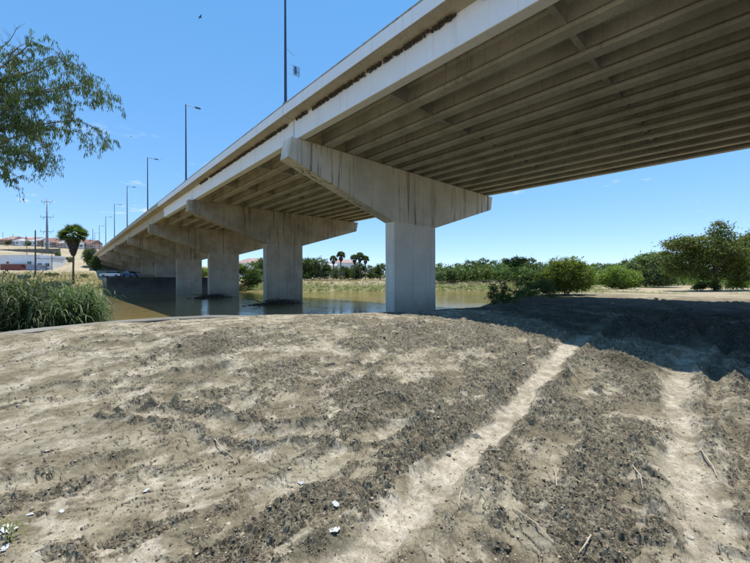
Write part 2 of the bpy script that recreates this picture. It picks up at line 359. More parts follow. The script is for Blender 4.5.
# ---------------------------------------------------------------- materials
M = {}
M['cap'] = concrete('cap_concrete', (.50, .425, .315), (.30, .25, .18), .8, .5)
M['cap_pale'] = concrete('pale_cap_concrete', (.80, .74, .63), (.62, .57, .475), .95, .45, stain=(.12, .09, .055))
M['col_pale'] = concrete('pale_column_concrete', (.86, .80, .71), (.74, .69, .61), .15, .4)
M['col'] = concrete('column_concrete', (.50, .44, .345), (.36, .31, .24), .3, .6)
M['girder'] = concrete('girder_concrete', (.55, .525, .47), (.36, .34, .30), .28, .0)
M['slab'] = concrete('slab_concrete', (.50, .43, .32), (.36, .31, .22), .25, 0)
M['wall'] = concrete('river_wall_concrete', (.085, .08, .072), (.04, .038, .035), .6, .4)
M['kerb'] = concrete('kerb_concrete', (.20, .187, .16), (.115, .105, .088), .1, 0)
def painted():
    """white paint over the nearer spans, bare weathered concrete farther on"""
    m, t, b = mat('painted_concrete'); p = pos(t)
    f = noise(t, p, .8, 6, .6)
    white = ramp(t, f, [(.25, (.84, .84, .85)), (.65, (.90, .90, .91))])
    bare = ramp(t, f, [(.3, (.36, .30, .20)), (.65, (.50, .42, .29))])
    z = N(t, 'ShaderNodeSeparateXYZ'); t.links.new(p, z.inputs[0])
    yy = math_(t, 'ADD', z.outputs['Y'], math_(t, 'MULTIPLY', noise(t, p, 1.2), 4))
    k = math_(t, 'GREATER_THAN', yy, 61)
    c = mix(t, k, white, bare)
    sc = noise(t, pos(t, (3, 1.2, 6)), 2.2, 6, .7)
    c = mix(t, math_(t, 'MULTIPLY', ramp(t, sc, [(.62, (0, 0, 0)), (.72, (1, 1, 1))]), .45), c, (.33, .28, .21))
    st = noise(t, pos(t, (4, 4, .15)), 1.3, 5, .6)
    c = mix(t, math_(t, 'MULTIPLY', ramp(t, st, [(.55, (0, 0, 0)), (.7, (1, 1, 1))]), .28), c, (.42, .39, .33))
    t.links.new(c, b.inputs['Base Color']); b.inputs['Roughness'].default_value = .75
    bump(t, b, noise(t, p, 12, 5), .2, .01)
    return m
M['paint'] = painted()
M['coping'] = concrete('coping_concrete', (.44, .39, .31), (.25, .22, .17), .5, 0)
M['steel'] = simple('galvanised_steel', (.16, .17, .20), .5, .2, 3, .6)
M['lampsteel'] = simple('lamp_post_steel', (.055, .065, .10), .5, .2, 3, .3)
M['pylon'] = simple('pylon_steel', (.17, .21, .28), .6, .15, .5, .2)
M['mudnest'] = simple('dried_mud', (.065, .05, .036), 1, .4, 14)
M['bark'] = simple('bark', (.115, .09, .065), .95, .4, 6)
M['greybark'] = simple('grey_bark', (.20, .175, .145), .95, .35, 6)
M['palmbark'] = simple('palm_bark', (.14, .11, .08), .95, .35, 5)
M['skirt'] = simple('dead_fronds', (.095, .075, .055), 1, .5, 3)
M['asphalt'] = simple('asphalt', (.06, .06, .062), .9, .2, 2)
M['wood'] = simple('pole_wood', (.09, .07, .055), .9, .3, 3)
M['drift'] = simple('driftwood', (.075, .058, .042), 1, .5, 5)
M['stone'] = simple('stone', (.36, .32, .26), .9, .3, 30)
M['chip'] = simple('dried_silt', (.33, .285, .21), .95, .3, 20)
M['clod'] = simple('mud_clod', (.135, .108, .07), 1, .7, 9, 0, True)
M['litter'] = simple('white_plastic', (.47, .47, .46), .5, .3, 25)
M['twig'] = simple('dry_twig', (.42, .35, .26), .9, .25, 20)
M['bird'] = simple('dark_feathers', (.03, .03, .035), .8, .2, 20)
M['glass'] = simple('window_glass', (.02, .025, .035), .12, .1, 1)
M['tyre'] = simple('tyre_rubber', (.02, .02, .02), .8, .1, 5)
M['wallwhite'] = simple('white_wall', (.72, .72, .72), .8, .08, .3)
M['wallcream'] = simple('cream_wall', (.46, .41, .34), .85, .12, .4)
M['wallpink'] = simple('pink_wall', (.52, .36, .30), .85, .12, .4)
M['roofred'] = simple('red_roof', (.24, .135, .11), .85, .2, .6)
M['roofpink'] = simple('faded_red_roof', (.33, .22, .19), .85, .2, .6)
M['roofgrey'] = simple('grey_roof', (.33, .33, .35), .7, .15, .5)
M['maroon'] = simple('maroon_panel', (.19, .055, .045), .7, .15, .6)
M['bluegrey'] = simple('blue_grey_panel', (.22, .27, .36), .6, .15, .6)
M['darkblue'] = simple('dark_blue_steel', (.06, .10, .15), .6, .2, 1)
M['carwhite'] = simple('white_car_paint', (.75, .76, .78), .3, .03, 2)
M['carblue'] = simple('blue_car_paint', (.08, .12, .25), .3, .05, 2)
M['headl'] = simple('headlight_lens', (.85, .86, .9), .15, .02, 4)
M['green_dense'] = leafmat('leaves_dense', (.035, .062, .018), (.13, .18, .055), (.19, .22, .09), .38)
M['green_grey'] = leafmat('leaves_grey_green', (.055, .08, .036), (.17, .215, .10), (.24, .26, .15), .38)
M['green_bright'] = leafmat('leaves_bright', (.09, .125, .026), (.22, .28, .07), (.28, .31, .12), .4)
M['green_olive'] = leafmat('leaves_olive', (.065, .095, .022), (.19, .235, .06), (.27, .23, .09), .35, .5)
M['palm_leaf'] = leafmat('palm_fronds', (.04, .065, .022), (.14, .18, .06), (.24, .2, .1), .35)
M['willow_leaf'] = leafmat('hanging_leaves', (.06, .095, .035), (.17, .225, .09), (.26, .29, .16), .45, 1.5)
M['reed'] = leafmat('reed_blades', (.035, .058, .022), (.12, .165, .068), (.26, .26, .16), .35, .9)
M['bankreed'] = leafmat('bank_reed_blades', (.09, .11, .03), (.26, .27, .09), (.38, .33, .16), .35, .15)
M['drygrass'] = leafmat('dry_grass_blades', (.22, .19, .09), (.42, .35, .2), (.2, .24, .08), .3, .3)

def ground_mat():
    m, t, b = mat('dried_river_silt'); p = pos(t)
    a = N(t, 'ShaderNodeAttribute', attribute_name='zones'); sp = N(t, 'ShaderNodeSeparateColor'); t.links.new(a.outputs['Color'], sp.inputs[0])
    a2 = N(t, 'ShaderNodeAttribute', attribute_name='zones_b'); sp2 = N(t, 'ShaderNodeSeparateColor'); t.links.new(a2.outputs['Color'], sp2.inputs[0])
    rough, pale, dirt = sp.outputs[0], sp.outputs[1], sp.outputs[2]
    green, far_ = sp2.outputs[0], sp2.outputs[1]
    n1 = noise(t, p, 1.3, 7, .65); n2 = noise(t, p, 11, 7, .7); n3 = noise(t, p, 55, 5, .75); n4 = noise(t, p, 4, 6, .7)
    wet = sp2.outputs[2]  # damp patches plus the bridge's shade painted into the mud colour
    silt = ramp(t, math_(t, 'ADD', math_(t, 'MULTIPLY', dirt, .5), math_(t, 'MULTIPLY', n4, .5)), [(.3, (.145, .122, .080)), (.5, (.205, .175, .118)), (.75, (.285, .25, .18))])
    silt = mix(t, .5, silt, ramp(t, n2, [(.36, (.55, .55, .53)), (.64, (1.35, 1.35, 1.35))]), 'MULTIPLY')
    mudc = ramp(t, noise(t, p, 19, 6, .75), [(.38, (.052, .044, .029)), (.5, (.145, .124, .086)), (.62, (.29, .252, .18))])
    k = math_(t, 'ADD', math_(t, 'MULTIPLY', rough, 1.3), math_(t, 'MULTIPLY', math_(t, 'SUBTRACT', noise(t, p, 24, 5, .75), .54), 2.4), True)
    c = mix(t, math_(t, 'MULTIPLY', k, .82), silt, mudc)
    palec = ramp(t, n2, [(.34, (.27, .23, .168)), (.66, (.52, .465, .375))])
    c = mix(t, math_(t, 'MULTIPLY', pale, .75), c, palec)
    c = mix(t, math_(t, 'ADD', math_(t, 'MULTIPLY', rough, .4), .3, True), c, ramp(t, n3, [(.38, (.42, .41, .39)), (.62, (1.5, 1.5, 1.5))]), 'MULTIPLY')
    sp_ = ramp(t, noise(t, p, 120, 2, .6), [(.64, (0, 0, 0)), (.72, (1, 1, 1))])
    c = mix(t, math_(t, 'MULTIPLY', sp_, .4), c, (.58, .53, .45))
    c = mix(t, math_(t, 'MULTIPLY', wet, .8), c, mix(t, 1., c, (.27, .27, .27), 'MULTIPLY'))  # deepens the bridge shade in the mud colour; also darkens damp patches
    # farther ground: pale earth, dry grass, green patches
    fe = ramp(t, noise(t, p, .12, 6, .65), [(.3, (.26, .21, .14)), (.7, (.42, .35, .245))])
    fe = mix(t, .5, fe, ramp(t, noise(t, p, .9, 5, .7), [(.3, (.7, .7, .65)), (.7, (1.25, 1.25, 1.2))]), 'MULTIPLY')
    gr = ramp(t, noise(t, p, .35, 6, .7), [(.3, (.085, .10, .03)), (.7, (.24, .21, .095))])
    fe = mix(t, green, fe, gr)
    c = mix(t, math_(t, 'MAXIMUM', far_, math_(t, 'MULTIPLY', green, .9)), c, fe)
    t.links.new(c, b.inputs['Base Color']); b.inputs['Roughness'].default_value = .95; b.inputs['Specular IOR Level'].default_value = .2
    h = math_(t, 'ADD', math_(t, 'MULTIPLY', n3, .5), n2)
    h = math_(t, 'ADD', h, math_(t, 'MULTIPLY', noise(t, p, 28, 5, .7), .7))
    bump(t, b, math_(t, 'MULTIPLY', h, math_(t, 'ADD', math_(t, 'MULTIPLY', rough, .8), .22)), .9, .026)
    return m
M['ground'] = ground_mat()
def water_mat():
    m, t, b = mat('muddy_river_water'); p = pos(t)
    c = ramp(t, noise(t, p, .05, 4), [(.3, (.175, .13, .045)), (.7, (.235, .18, .07))])
    t.links.new(c, b.inputs['Base Color']); b.inputs['Roughness'].default_value = .04; b.inputs['IOR'].default_value = 1.33
    h = math_(t, 'ADD', noise(t, pos(t, (1, 1, 1)), 1.1, 4, .6), math_(t, 'MULTIPLY', noise(t, pos(t, (1, .6, 1)), 5, 3, .6), .22))
    # smooth slicks where the current runs calm
    sl_ = ramp(t, noise(t, pos(t, (.5, .5, 1)), .12, 4, .6), [(.35, (.25, .25, .25)), (.62, (1, 1, 1))])
    bump(t, b, math_(t, 'MULTIPLY', h, sl_), .33, .16)
    return m
M['water'] = water_mat()

# ---------------------------------------------------------------- terrain sheet
def build_ground():
    half = R_(56); fine = np.linspace(-half, half, 1000)
    coarse = np.linspace(half, 2*math.pi-half, 92)[1:-1]
    ang = np.concatenate([fine, coarse]); na = len(ang)
    rad = [.35, .6, .8]; q = .9
    while q < 11: rad.append(q); q *= 1.0048
    while q < 24: rad.append(q); q *= 1.007
    while q < 130: rad.append(q); q += max(.016*q, .28) 
    while q < 5200: rad.append(q); q *= 1.045
    rad = np.array(rad); nr = len(rad)
    A, Rr = np.meshgrid(ang, rad); 
    rr = np.sin(A)*Rr; dd = np.cos(A)*Rr
    X = rr*CS + dd*SN; Y = -rr*SN + dd*CS
    z, rough, pale, dirt, green, far_ = ground(X.ravel(), Y.ravel())
    v = np.stack([X.ravel(), Y.ravel(), z], 1)
    i = np.arange(nr-1)[:, None]*na; j = np.arange(na)[None, :]; k = (j+1) % na
    f = np.stack([i+j, i+na+j, i+na+k, i+k], -1).reshape(-1, 4)
    me = npmesh('ground', v, f[:, ::-1], M['ground'], True)
    sm = (np.repeat(rad[:-1], na) > 9); me.polygons.foreach_set('use_smooth', sm)
    n0 = len(v)
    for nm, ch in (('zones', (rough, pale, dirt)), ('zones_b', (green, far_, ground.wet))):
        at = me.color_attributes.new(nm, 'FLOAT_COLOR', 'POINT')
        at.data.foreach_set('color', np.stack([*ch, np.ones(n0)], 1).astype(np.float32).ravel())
    o = link('ground', me); tag(o, kind='structure')
    print('ground verts', n0)
    # the patch right under the standpoint
    ring = [(X[0, q], Y[0, q], z.reshape(X.shape)[0, q]) for q in range(0, na, 12)]
    mb = MB(); mb.add(ring + [(0, 0, ring[0][2])], [(q, (q+1) % len(ring), len(ring)) for q in range(len(ring))])
    return o
build_ground()

w = MB(); S = 3000
n = 1
w.add([(-S, -S, WATER), (S, -S, WATER), (S, S, WATER), (-S, S, WATER)], [(0, 1, 2, 3)])
tag(w.build('river_water', M['water']), kind='structure')

# concrete kerb along the top of the bank on the left
def kerb():
    pts = [(-14, 1.2), (-9.6, 4.9), (-7.9, 6.6), (-7.55, 7.8), (-6.95, 8.9), (-5.9, 9.75), (-4.6, 10.35), (-3.4, 10.7)]
    P = []
    for a, b in zip(pts[:-1], pts[1:]):
        for q in range(8): P.append((a[0]+(b[0]-a[0])*q/8, a[1]+(b[1]-a[1])*q/8))
    # smooth
    for _ in range(6): P = [P[0]] + [((P[i-1][0]+2*P[i][0]+P[i+1][0])/4, (P[i-1][1]+2*P[i][1]+P[i+1][1])/4) for i in range(1, len(P)-1)] + [P[-1]]
    rings = []
    for i, p in enumerate(P):
        a = P[max(i-1, 0)]; b = P[min(i+1, len(P)-1)]
        tx, ty = b[0]-a[0], b[1]-a[1]; L = math.hypot(tx, ty); nx, ny = -ty/L, tx/L
        z0 = np.mean([gz(*RD(P[min(max(i+e_, 0), len(P)-1)][0]-nx*.75, P[min(max(i+e_, 0), len(P)-1)][1]-ny*.75)) for e_ in range(-5, 6)]) + .035 - .10*max(0, (i-len(P)+10)/10)
        ring = []
        for off, h in ((-.26, -.3), (-.26, -.03), (-.22, -.008), (.12, .0), (.20, -.03), (.24, -.9)):
            x, y = RD(p[0]+nx*off, p[1]+ny*off); ring.append((x, y, z0+h))
        rings.append(ring)
    mb = MB(); mb.loft(rings)
    tag(mb.build('kerb', M['kerb']), kind='structure')
kerb()

# ---------------------------------------------------------------- the bridge
SPAN = 23.76; Y1 = 20.535; NB, NF = -3, 8
def cap_top(i):
    s = (Y1 + i*SPAN - 20)/20
    return 1.6 + 9.14 + (.26*s if s < 0 else .08*s - .016*s*s)
bridge = empty('road_bridge', (23.3, Y1, 0), 'long white edged concrete road bridge on wide wall piers crossing the brown river', 'bridge')
BX, BY = 23.3, Y1
def bpart(mb_or_me, name, m=None, loc=(0, 0, 0)):
    me = mb_or_me if m is None else mb_or_me.mesh(name, m)
    return link(name, me, bridge, (loc[0]-BX, loc[1]-BY, loc[2]))
GX = [12.03, 14.1, 16.2, 18.15, 20.0, 21.8, 23.3, 24.8, 26.5, 28.3, 30.2, 32.0, 33.7, 35.3]     # right edges of the girders
GX = [g-.27 for g in GX]; GX[0] = 11.73
DEP = 1.3
nprof = [(-.22, 0), (.22, 0), (.22, .12), (.08, .30), (.08, 1.02), (.2, 1.12), (.2, DEP), (-.2, DEP), (-.2, 1.12), (-.08, 1.02), (-.08, .30), (-.22, .12)]
iprof = [(-.27, 0), (.27, 0), (.27, .17), (.09, .36), (.09, 1.02), (.2, 1.12), (.2, DEP), (-.2, DEP), (-.2, 1.12), (-.09, 1.02), (-.09, .36), (-.27, .17)]
lprof = [(-.26, .02), (-.24, 0), (.25, 0), (.25, .17), (.0, .34), (.0, DEP), (-.26, DEP)]
rprof = [(-p[0], p[1]) for p in lprof][::-1]
def ext(prof, y0, z0, y1, z1):
    mb = MB(); mb.loft([[(x, y0, z0+z) for x, z in prof], [(x, y1, z1+z) for x, z in prof]]); return mb
far_bent = []
for i in range(NB, NF):
    ya, yb = Y1 + i*SPAN, Y1 + (i+1)*SPAN
    za, zb = cap_top(i)+.05, cap_top(i+1)+.05
    y0, y1 = ya+.03, yb-.03; L = yb-ya
    zz = lambda y: za + (zb-za)*(y-ya)/L
    def rel(prof): return ext(prof, 0, 0, y1-y0, zz(y1)-zz(y0))
    g = rel(iprof).mesh('girder', M['girder']); gn = rel(nprof).mesh('girder', M['girder'])
    for j, x in enumerate(GX):
        if j == 0: bpart(rel(lprof).mesh('girder', M['paint']), 'girder', None, (x, y0, zz(y0)))
        elif j == len(GX)-1: bpart(rel(rprof).mesh('girder', M['girder']), 'girder', None, (x, y0, zz(y0)))
        else: bpart(g if j < 6 else gn, 'girder', None, (x, y0, zz(y0)))
    # slab with upturned overhangs
    xl, xr = 10.72, 36.2
    slab = [(xl, DEP+.10), (GX[0]-.262, DEP+.003), (GX[-1]+.262, DEP+.003), (xr, DEP+.10), (xr, DEP+.34), (xl, DEP+.34)]
    bpart(ext([(a-xl, b) for a, b in slab], 0, 0, y1-y0, zz(y1)-zz(y0)), 'deck_slab', M['slab'], (xl, y0, zz(y0)))
    par = [(-.045, -.02), (0, -.055), (.001, DEP*0)]
    lp = [(-.035, DEP+.085), (-.035, DEP+.86-.17), (.015, DEP+.86-.15), (.28, DEP+.86-.15), (.40, DEP+.345), (.006, DEP+.345), (-.003, DEP+.085)]
    bpart(ext(lp, 0, 0, y1-y0, zz(y1)-zz(y0)), 'parapet', M['paint'], (xl, y0, zz(y0)))
    bpart(ext([(-a, b) for a, b in lp], 0, 0, y1-y0, zz(y1)-zz(y0)), 'parapet', M['paint'], (xr, y0, zz(y0)))
    cp = [(.018, DEP+.713), (.018, DEP+.85), (.03, DEP+.87), (.25, DEP+.87), (.262, DEP+.85), (.262, DEP+.713)]
    bpart(ext(cp, 0, 0, y1-y0, zz(y1)-zz(y0)), 'coping', M['coping'], (xl, y0, zz(y0)))
    bpart(ext([(-a, b) for a, b in cp], 0, 0, y1-y0, zz(y1)-zz(y0)), 'coping', M['coping'], (xr, y0, zz(y0)))
    for q in (.335, .665):
        yq = ya + L*q; zq = zz(yq)
        mbs = []
        for j in range(len(GX)-1):
            a, b = GX[j]+.092, GX[j+1]-.092
            if j == 0: a = GX[0]+.02
            mb = MB(); mb.add(*(lambda xs: (xs, [(0, 1, 2, 3), (7, 6, 5, 4), (0, 4, 5, 1), (1, 5, 6, 2), (2, 6, 7, 3), (3, 7, 4, 0)]))(
                [(a, -.11, .30), (b, -.11, .30), (b, -.11, 1.0), (a, -.11, 1.0), (a, .11, .30), (b, .11, .30), (b, .11, 1.0), (a, .11, 1.0)]))
            mbs.append(mb)
        if i in (-1, 0, 1):
            for mb in mbs: bpart(mb, 'diaphragm', M['girder'], (0, yq, zq))
        else:
            mb = MB()
            for m_ in mbs: mb.add(m_.v, m_.f)
            bpart(mb, 'diaphragm', M['girder'], (0, yq, zq))
    if i == 0 or i == -1 or i == 1:      # low steel ties near the girder seats, as seen in the first bays
        pass
# piers
CL, CR = 20.32, 25.78
for i in range(NB+1, NF):
    yc = Y1 + i*SPAN; top = cap_top(i); yf, ybk = -.535, .535
    hc = top - 4.44
    bot = min(gz(23, yc), -1.9) - 1.6 if i > 0 or i == 0 else gz(23, yc)-.6
    ch = .045
    def rr_(z, e=0): return [(CL-23.05+ch, yf, z), (CR-23.05-ch, yf, z), (CR-23.05, yf+ch, z), (CR-23.05, ybk-ch, z), (CR-23.05-ch, ybk, z), (CL-23.05+ch, ybk, z), (CL-23.05, ybk-ch, z), (CL-23.05, yf+ch, z)]
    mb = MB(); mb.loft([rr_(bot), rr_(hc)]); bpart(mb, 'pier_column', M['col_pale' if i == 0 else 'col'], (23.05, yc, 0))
    lo = .22 if i == 0 else .06
    prof = [(10.98, top), (10.98-lo, top-1.33), (CL, hc+.002), (CR, hc+.002), (35.75, top-1.45), (36.07, top)]
    mb = MB(); e = .03
    def insetp(p, k):
        cx, cz = 23.3, top-1.6
        return [(cx+(x-cx)*(1-k*.0022/1), z - k*(.04 if z > top-.1 else -.0)) for x, z in p]
    mb.loft([[(x-23.05, yf, z) for x, z in prof], [(x-23.05, ybk, z) for x, z in prof]])
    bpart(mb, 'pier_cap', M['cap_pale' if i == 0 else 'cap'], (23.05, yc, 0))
    if 0 <= i < 4:
        mb = MB(); mb.box((0, -.3, .026), (.4, .25, .048)); pad = mb.mesh('bearing_pad', M['steel'])
        for x in GX: link('bearing_pad', pad, bridge, (x-BX, yc-BY, top))
    # railing nub over the joint
# far abutment and back abutment
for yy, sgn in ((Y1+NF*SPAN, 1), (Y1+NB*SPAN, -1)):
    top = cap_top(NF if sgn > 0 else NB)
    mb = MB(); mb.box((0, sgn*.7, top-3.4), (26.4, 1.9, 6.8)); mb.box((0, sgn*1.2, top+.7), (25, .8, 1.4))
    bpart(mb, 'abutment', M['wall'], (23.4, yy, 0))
# crack-like dark rubber joint strips on the face at each pier
for i in range(NB+1, NF):
    yc = Y1+i*SPAN; top = cap_top(i)+.05
    mb = MB(); mb.box((0, 0, DEP/2+.02), (.2, .056, DEP-.08)); bpart(mb, 'joint_seal', M['mudnest'], (GX[0]-.15, yc, top))
# asphalt surfacing
mb = MB()
rings = [[(11.2-BX, Y1+i*SPAN-BY, cap_top(i)+DEP+.40), (35.8-BX, Y1+i*SPAN-BY, cap_top(i)+DEP+.40), (35.8-BX, Y1+i*SPAN-BY, cap_top(i)+DEP+.43), (11.2-BX, Y1+i*SPAN-BY, cap_top(i)+DEP+.43)] for i in range(NB, NF+1)]
mb.loft(rings); mb.build('road_surface', M['asphalt'], bridge)

# swallows' mud nests under the overhang
def lumps(n_, pts, sizes, subdiv=1, squash=.8, jit=.28):
    bm = bmesh.new(); bmesh.ops.create_icosphere(bm, subdivisions=subdiv, radius=1)
    bv = np.array([v.co[:] for v in bm.verts]); bf = np.array([[v.index for v in f.verts] for f in bm.faces]); bm.free()
    k = len(bv); 
    J = 1 + rng.uniform(-jit, jit, (n_, k, 1)); Sc = np.stack([sizes*rng.uniform(.7, 1.3, n_), sizes*rng.uniform(.7, 1.3, n_), sizes*squash*rng.uniform(.7, 1.2, n_)], 1)[:, None, :]
    V = bv[None]*J*Sc
    a = rng.uniform(0, 6.28, n_); c, s = np.cos(a)[:, None], np.sin(a)[:, None]
    V = np.stack([V[..., 0]*c-V[..., 1]*s, V[..., 0]*s+V[..., 1]*c, V[..., 2]], -1) + pts[:, None, :]
    F = bf[None] + (np.arange(n_)*k)[:, None, None]
    return V.reshape(-1, 3), F.reshape(-1, 3)
def nests(y0, y1, n_, lab):
    ys = np.sort(rng.uniform(y0, y1, n_)); keep = fbm(ys, ys*0, .35, 3) > -.42; ys = ys[keep]; n_ = len(ys)
    i = np.floor((ys-Y1)/SPAN).astype(int)
    zb = np.array([cap_top(k)+.05+(cap_top(k+1)-cap_top(k))*((y-Y1-k*SPAN)/SPAN) for k, y in zip(i, ys)])
    row = rng.random(n_) < .35
    pts = np.stack([GX[0]-.26-.07-row*.07, ys, zb+DEP-.05-(~row)*rng.uniform(0, .10, n_)], 1)
    V, F = lumps(n_, pts, rng.uniform(.042, .08, n_), 1, .9, .2)
    tag(link('swallow_nests', npmesh('swallow_nests', V, F, M['mudnest'])), lab, 'bird nests', None, 'stuff')
nests(2, 20.2, 560, 'brown mud swallow nests crowded under the white overhang of the nearest span')
nests(21.2, 41, 560, 'brown mud swallow nests under the overhang of the second span beyond the first pier')

# ---------------------------------------------------------------- street lamps on the parapet
def make_lamp():
    t = empty('street_lamp', (0, 0, 0), 'x', 'street lamp', 'street lamps along the bridge parapet')
    mb = MB(); mb.box((0, 0, .03), (.3, .3, .06)); mb.box((0, 0, .1), (.22, .22, .1)); mb.build('base_plate', M['lampsteel'], t)
    mb = MB(); mb.tube([(0, 0, .12), (0, 0, 9.0)], [.10, .055], 8); mb.build('post', M['lampsteel'], t)
    mb = MB(); mb.tube([(0, 0, 8.93), (.5, 0, 8.97), (1.0, 0, 8.98)], [.04, .035, .03], 6); mb.build('arm', M['lampsteel'], t)
    mb = MB(); mb.loft([[(.95, -.06, 8.95), (.95, .06, 8.95), (.95, .06, 9.02), (.95, -.06, 9.02)], [(1.15, -.15, 8.92), (1.15, .15, 8.92), (1.15, .15, 9.04), (1.15, -.15, 9.04)], [(1.6, -.12, 8.95), (1.6, .12, 8.95), (1.6, .12, 9.02), (1.6, -.12, 9.02)]])
    mb.build('lamp_head', M['steel'], t)
    return t
lamp0 = make_lamp()
LABS = ['nearest tall dark street lamp post above first pier, carrying a small wire grid',
        'street lamp above the second pier, next beyond the post with the grid',
        'street lamp over the third pier, third along the parapet', 'street lamp over the fourth pier, fourth along the parapet',
        'street lamp over the fifth pier, fifth along the parapet', 'small distant street lamp, sixth along the parapet',
        'tiny distant street lamp, seventh along the parapet', 'tiny distant street lamp, eighth along the parapet', 'tiniest farthest street lamp at the end of the bridge']
for i in range(0, 9):
    o = lamp0 if i == 0 else copy_tree(lamp0)
    o.location = (10.93, Y1+i*SPAN + (0.4 if i else .1), cap_top(min(i, 8))+.05+DEP+.872); o['label'] = LABS[i]
gr = empty('wire_grid_panel', (10.93, Y1+.1, cap_top(0)+.05+DEP+.872+2.2), 'small tilted wire grid bracketed to the nearest lamp post', 'wire panel')
mb = MB()
for z in (0, .30, .62): mb.tube([(.1, 0, z-.0), (.95, -.1, z-.08)], .011, 5)
mb.tube([(.1, 0, 1.5), (.62, -.05, 1.27)], .011, 5)
mb.build('bracket', M['lampsteel'], gr)
mb = MB()
for q in range(6): mb.tube([(.55+.085*q, -.06-.01*q, .0), (.55+.085*q, -.06-.01*q, .62)], .012, 5)
for z in (.03, .16, .29, .42, .58): mb.tube([(.53, -.058, z), (1.0, -.115, z-.05)], .011, 5)
mb.build('grid', M['lampsteel'], gr)
mb = MB(); mb.box((.68, -.075, .3), (.17, .012, .5)); mb.build('panel', M['steel'], gr)

# river wall under the far spans
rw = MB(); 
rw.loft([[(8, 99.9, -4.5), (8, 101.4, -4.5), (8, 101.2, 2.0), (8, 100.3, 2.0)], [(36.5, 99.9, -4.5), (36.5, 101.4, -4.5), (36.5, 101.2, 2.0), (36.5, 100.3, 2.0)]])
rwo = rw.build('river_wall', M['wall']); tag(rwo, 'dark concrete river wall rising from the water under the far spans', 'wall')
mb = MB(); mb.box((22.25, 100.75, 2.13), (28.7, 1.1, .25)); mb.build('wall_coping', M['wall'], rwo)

# ---------------------------------------------------------------- vegetation builders
def leaves(centers, size, aspect=.5, up=.4, droop=None):
    n_ = len(centers)
    nrm = rng.normal(size=(n_, 3)); nrm[:, 2] += up; nrm /= np.linalg.norm(nrm, axis=1)[:, None]
    a = np.cross(nrm, rng.normal(size=(n_, 3))); a /= np.linalg.norm(a, axis=1)[:, None]; b = np.cross(nrm, a)
    s = (size*rng.uniform(.6, 1.35, n_))[:, None]
    V = np.stack([centers-a*s, centers-b*s*aspect, centers+a*s, centers+b*s*aspect+nrm*s*.15], 1).reshape(-1, 3)
    return V, np.arange(n_*4).reshape(-1, 4)
def crown(name, lobes, n_, leaf, m, clump=.35, per=28, aspect=.55, hollow=.45, seed=0):
    """lobes: (x, y, z, rx, ry, rz)"""
    L = np.array(lobes, float); wgt = (L[:, 3]*L[:, 4]*L[:, 5])**.7; wgt /= wgt.sum()
    nc = max(6, n_//per); idx = rng.choice(len(L), nc, p=wgt)
    d = rng.normal(size=(nc, 3)); d /= np.linalg.norm(d, axis=1)[:, None]
    rad = rng.uniform(hollow**3, 1, nc)**(1/3)*rng.uniform(.85, 1.1, nc)
    C = L[idx, :3] + d*L[idx, 3:]*rad[:, None]
    ci = rng.integers(0, nc, n_)
    cs = clump*rng.uniform(.5, 1.4, nc)
    P = C[ci] + rng.normal(size=(n_, 3))*cs[ci][:, None]*np.array([1, 1, .6])
    V, F = leaves(P, leaf, aspect)
    return npmesh(name, V, F, m)
def trunkmesh(name, h, r0, m, limbs=5, spread=2., lean=0., seed=1, base=0.):
    rs = random.Random(seed); mb = MB()
    P = [(0, 0, -.3)]; x = y = 0
    for k in range(1, 6):
        x += rs.uniform(-.08, .08)*h*.3+lean*h/5; y += rs.uniform(-.08, .08)*h*.3; P.append((x, y, h*k/5*.75))
    mb.tube(P, [r0*1.25, r0, r0*.85, r0*.7, r0*.5, r0*.3], 7)
    for k in range(limbs):
        a = 2*math.pi*k/limbs + rs.uniform(-.5, .5); s = P[rs.choice([1, 2, 2, 3, 4])]
        e = (s[0]+math.cos(a)*spread, s[1]+math.sin(a)*spread, s[2]+rs.uniform(.25, .5)*h)
        mid = ((s[0]+e[0])/2, (s[1]+e[1])/2, (s[2]+e[2])/2 + rs.uniform(-.05, .1)*h)
        mb.tube([s, mid, e], [r0*.5, r0*.32, r0*.1], 5)
        for q in range(2):
            f = (e[0]+rs.uniform(-1, 1)*spread*.5, e[1]+rs.uniform(-1, 1)*spread*.5, e[2]+rs.uniform(0, .2)*h)
            mb.tube([mid, f], [r0*.2, r0*.05], 4)
    return mb.mesh(name, m, True)
def place_tree(name, tm, cm, x, y, label, cat='tree', group=None, rz=0, sc=1., sz=None, dz=0):
    t = empty(name, (x, y, gz(x, y)+dz), label, cat, group, rz); t.scale = (sc, sc, sz or sc)
    link('trunk', tm, t); link('crown', cm, t); return t

# generic far crowns (unit trees about 8 m tall, 8 m wide)
def rlobes(h, w, k, seed, low=.25):
    rs = random.Random(seed); out_ = [(0, 0, h*.6, w*.36, w*.36, h*.34), (0, 0, h*.3, w*.42, w*.42, h*.25)]
    for _ in range(k):
        a = rs.uniform(0, 6.28); q = rs.uniform(.15, .33)*w; z = rs.uniform(low, .82)*h; s = rs.uniform(.13, .24)*w
        out_.append((math.cos(a)*q, math.sin(a)*q, z, s, s, s*.75))
    return out_
T_far = [trunkmesh('trunk', 7, .2, M['bark'], 5, 2., 0, s) for s in (1, 2, 3)]
C_far = [crown('crown', rlobes(8, 8, 11, 10+k, .12), 5200, .23, M[['green_dense', 'green_grey', 'green_dense', 'green_olive', 'green_grey', 'green_bright'][k]], .42, 26) for k in range(6)]
KIND = ['dark green', 'grey-green', 'deep green', 'olive green', 'dull grey-green', 'bright green']
GF = 'trees of the wood on the far river bank'
wood = []
skyline = [(437, 262), (449, 265), (460, 262), (471, 259), (481, 257), (491, 259), (501, 262), (509, 257), (519, 255), (528, 257), (537, 261), (547, 263), (556, 260), (567, 263), (578, 261), (590, 263), (601, 262), (613, 262), (625, 259), (637, 256), (648, 256)]
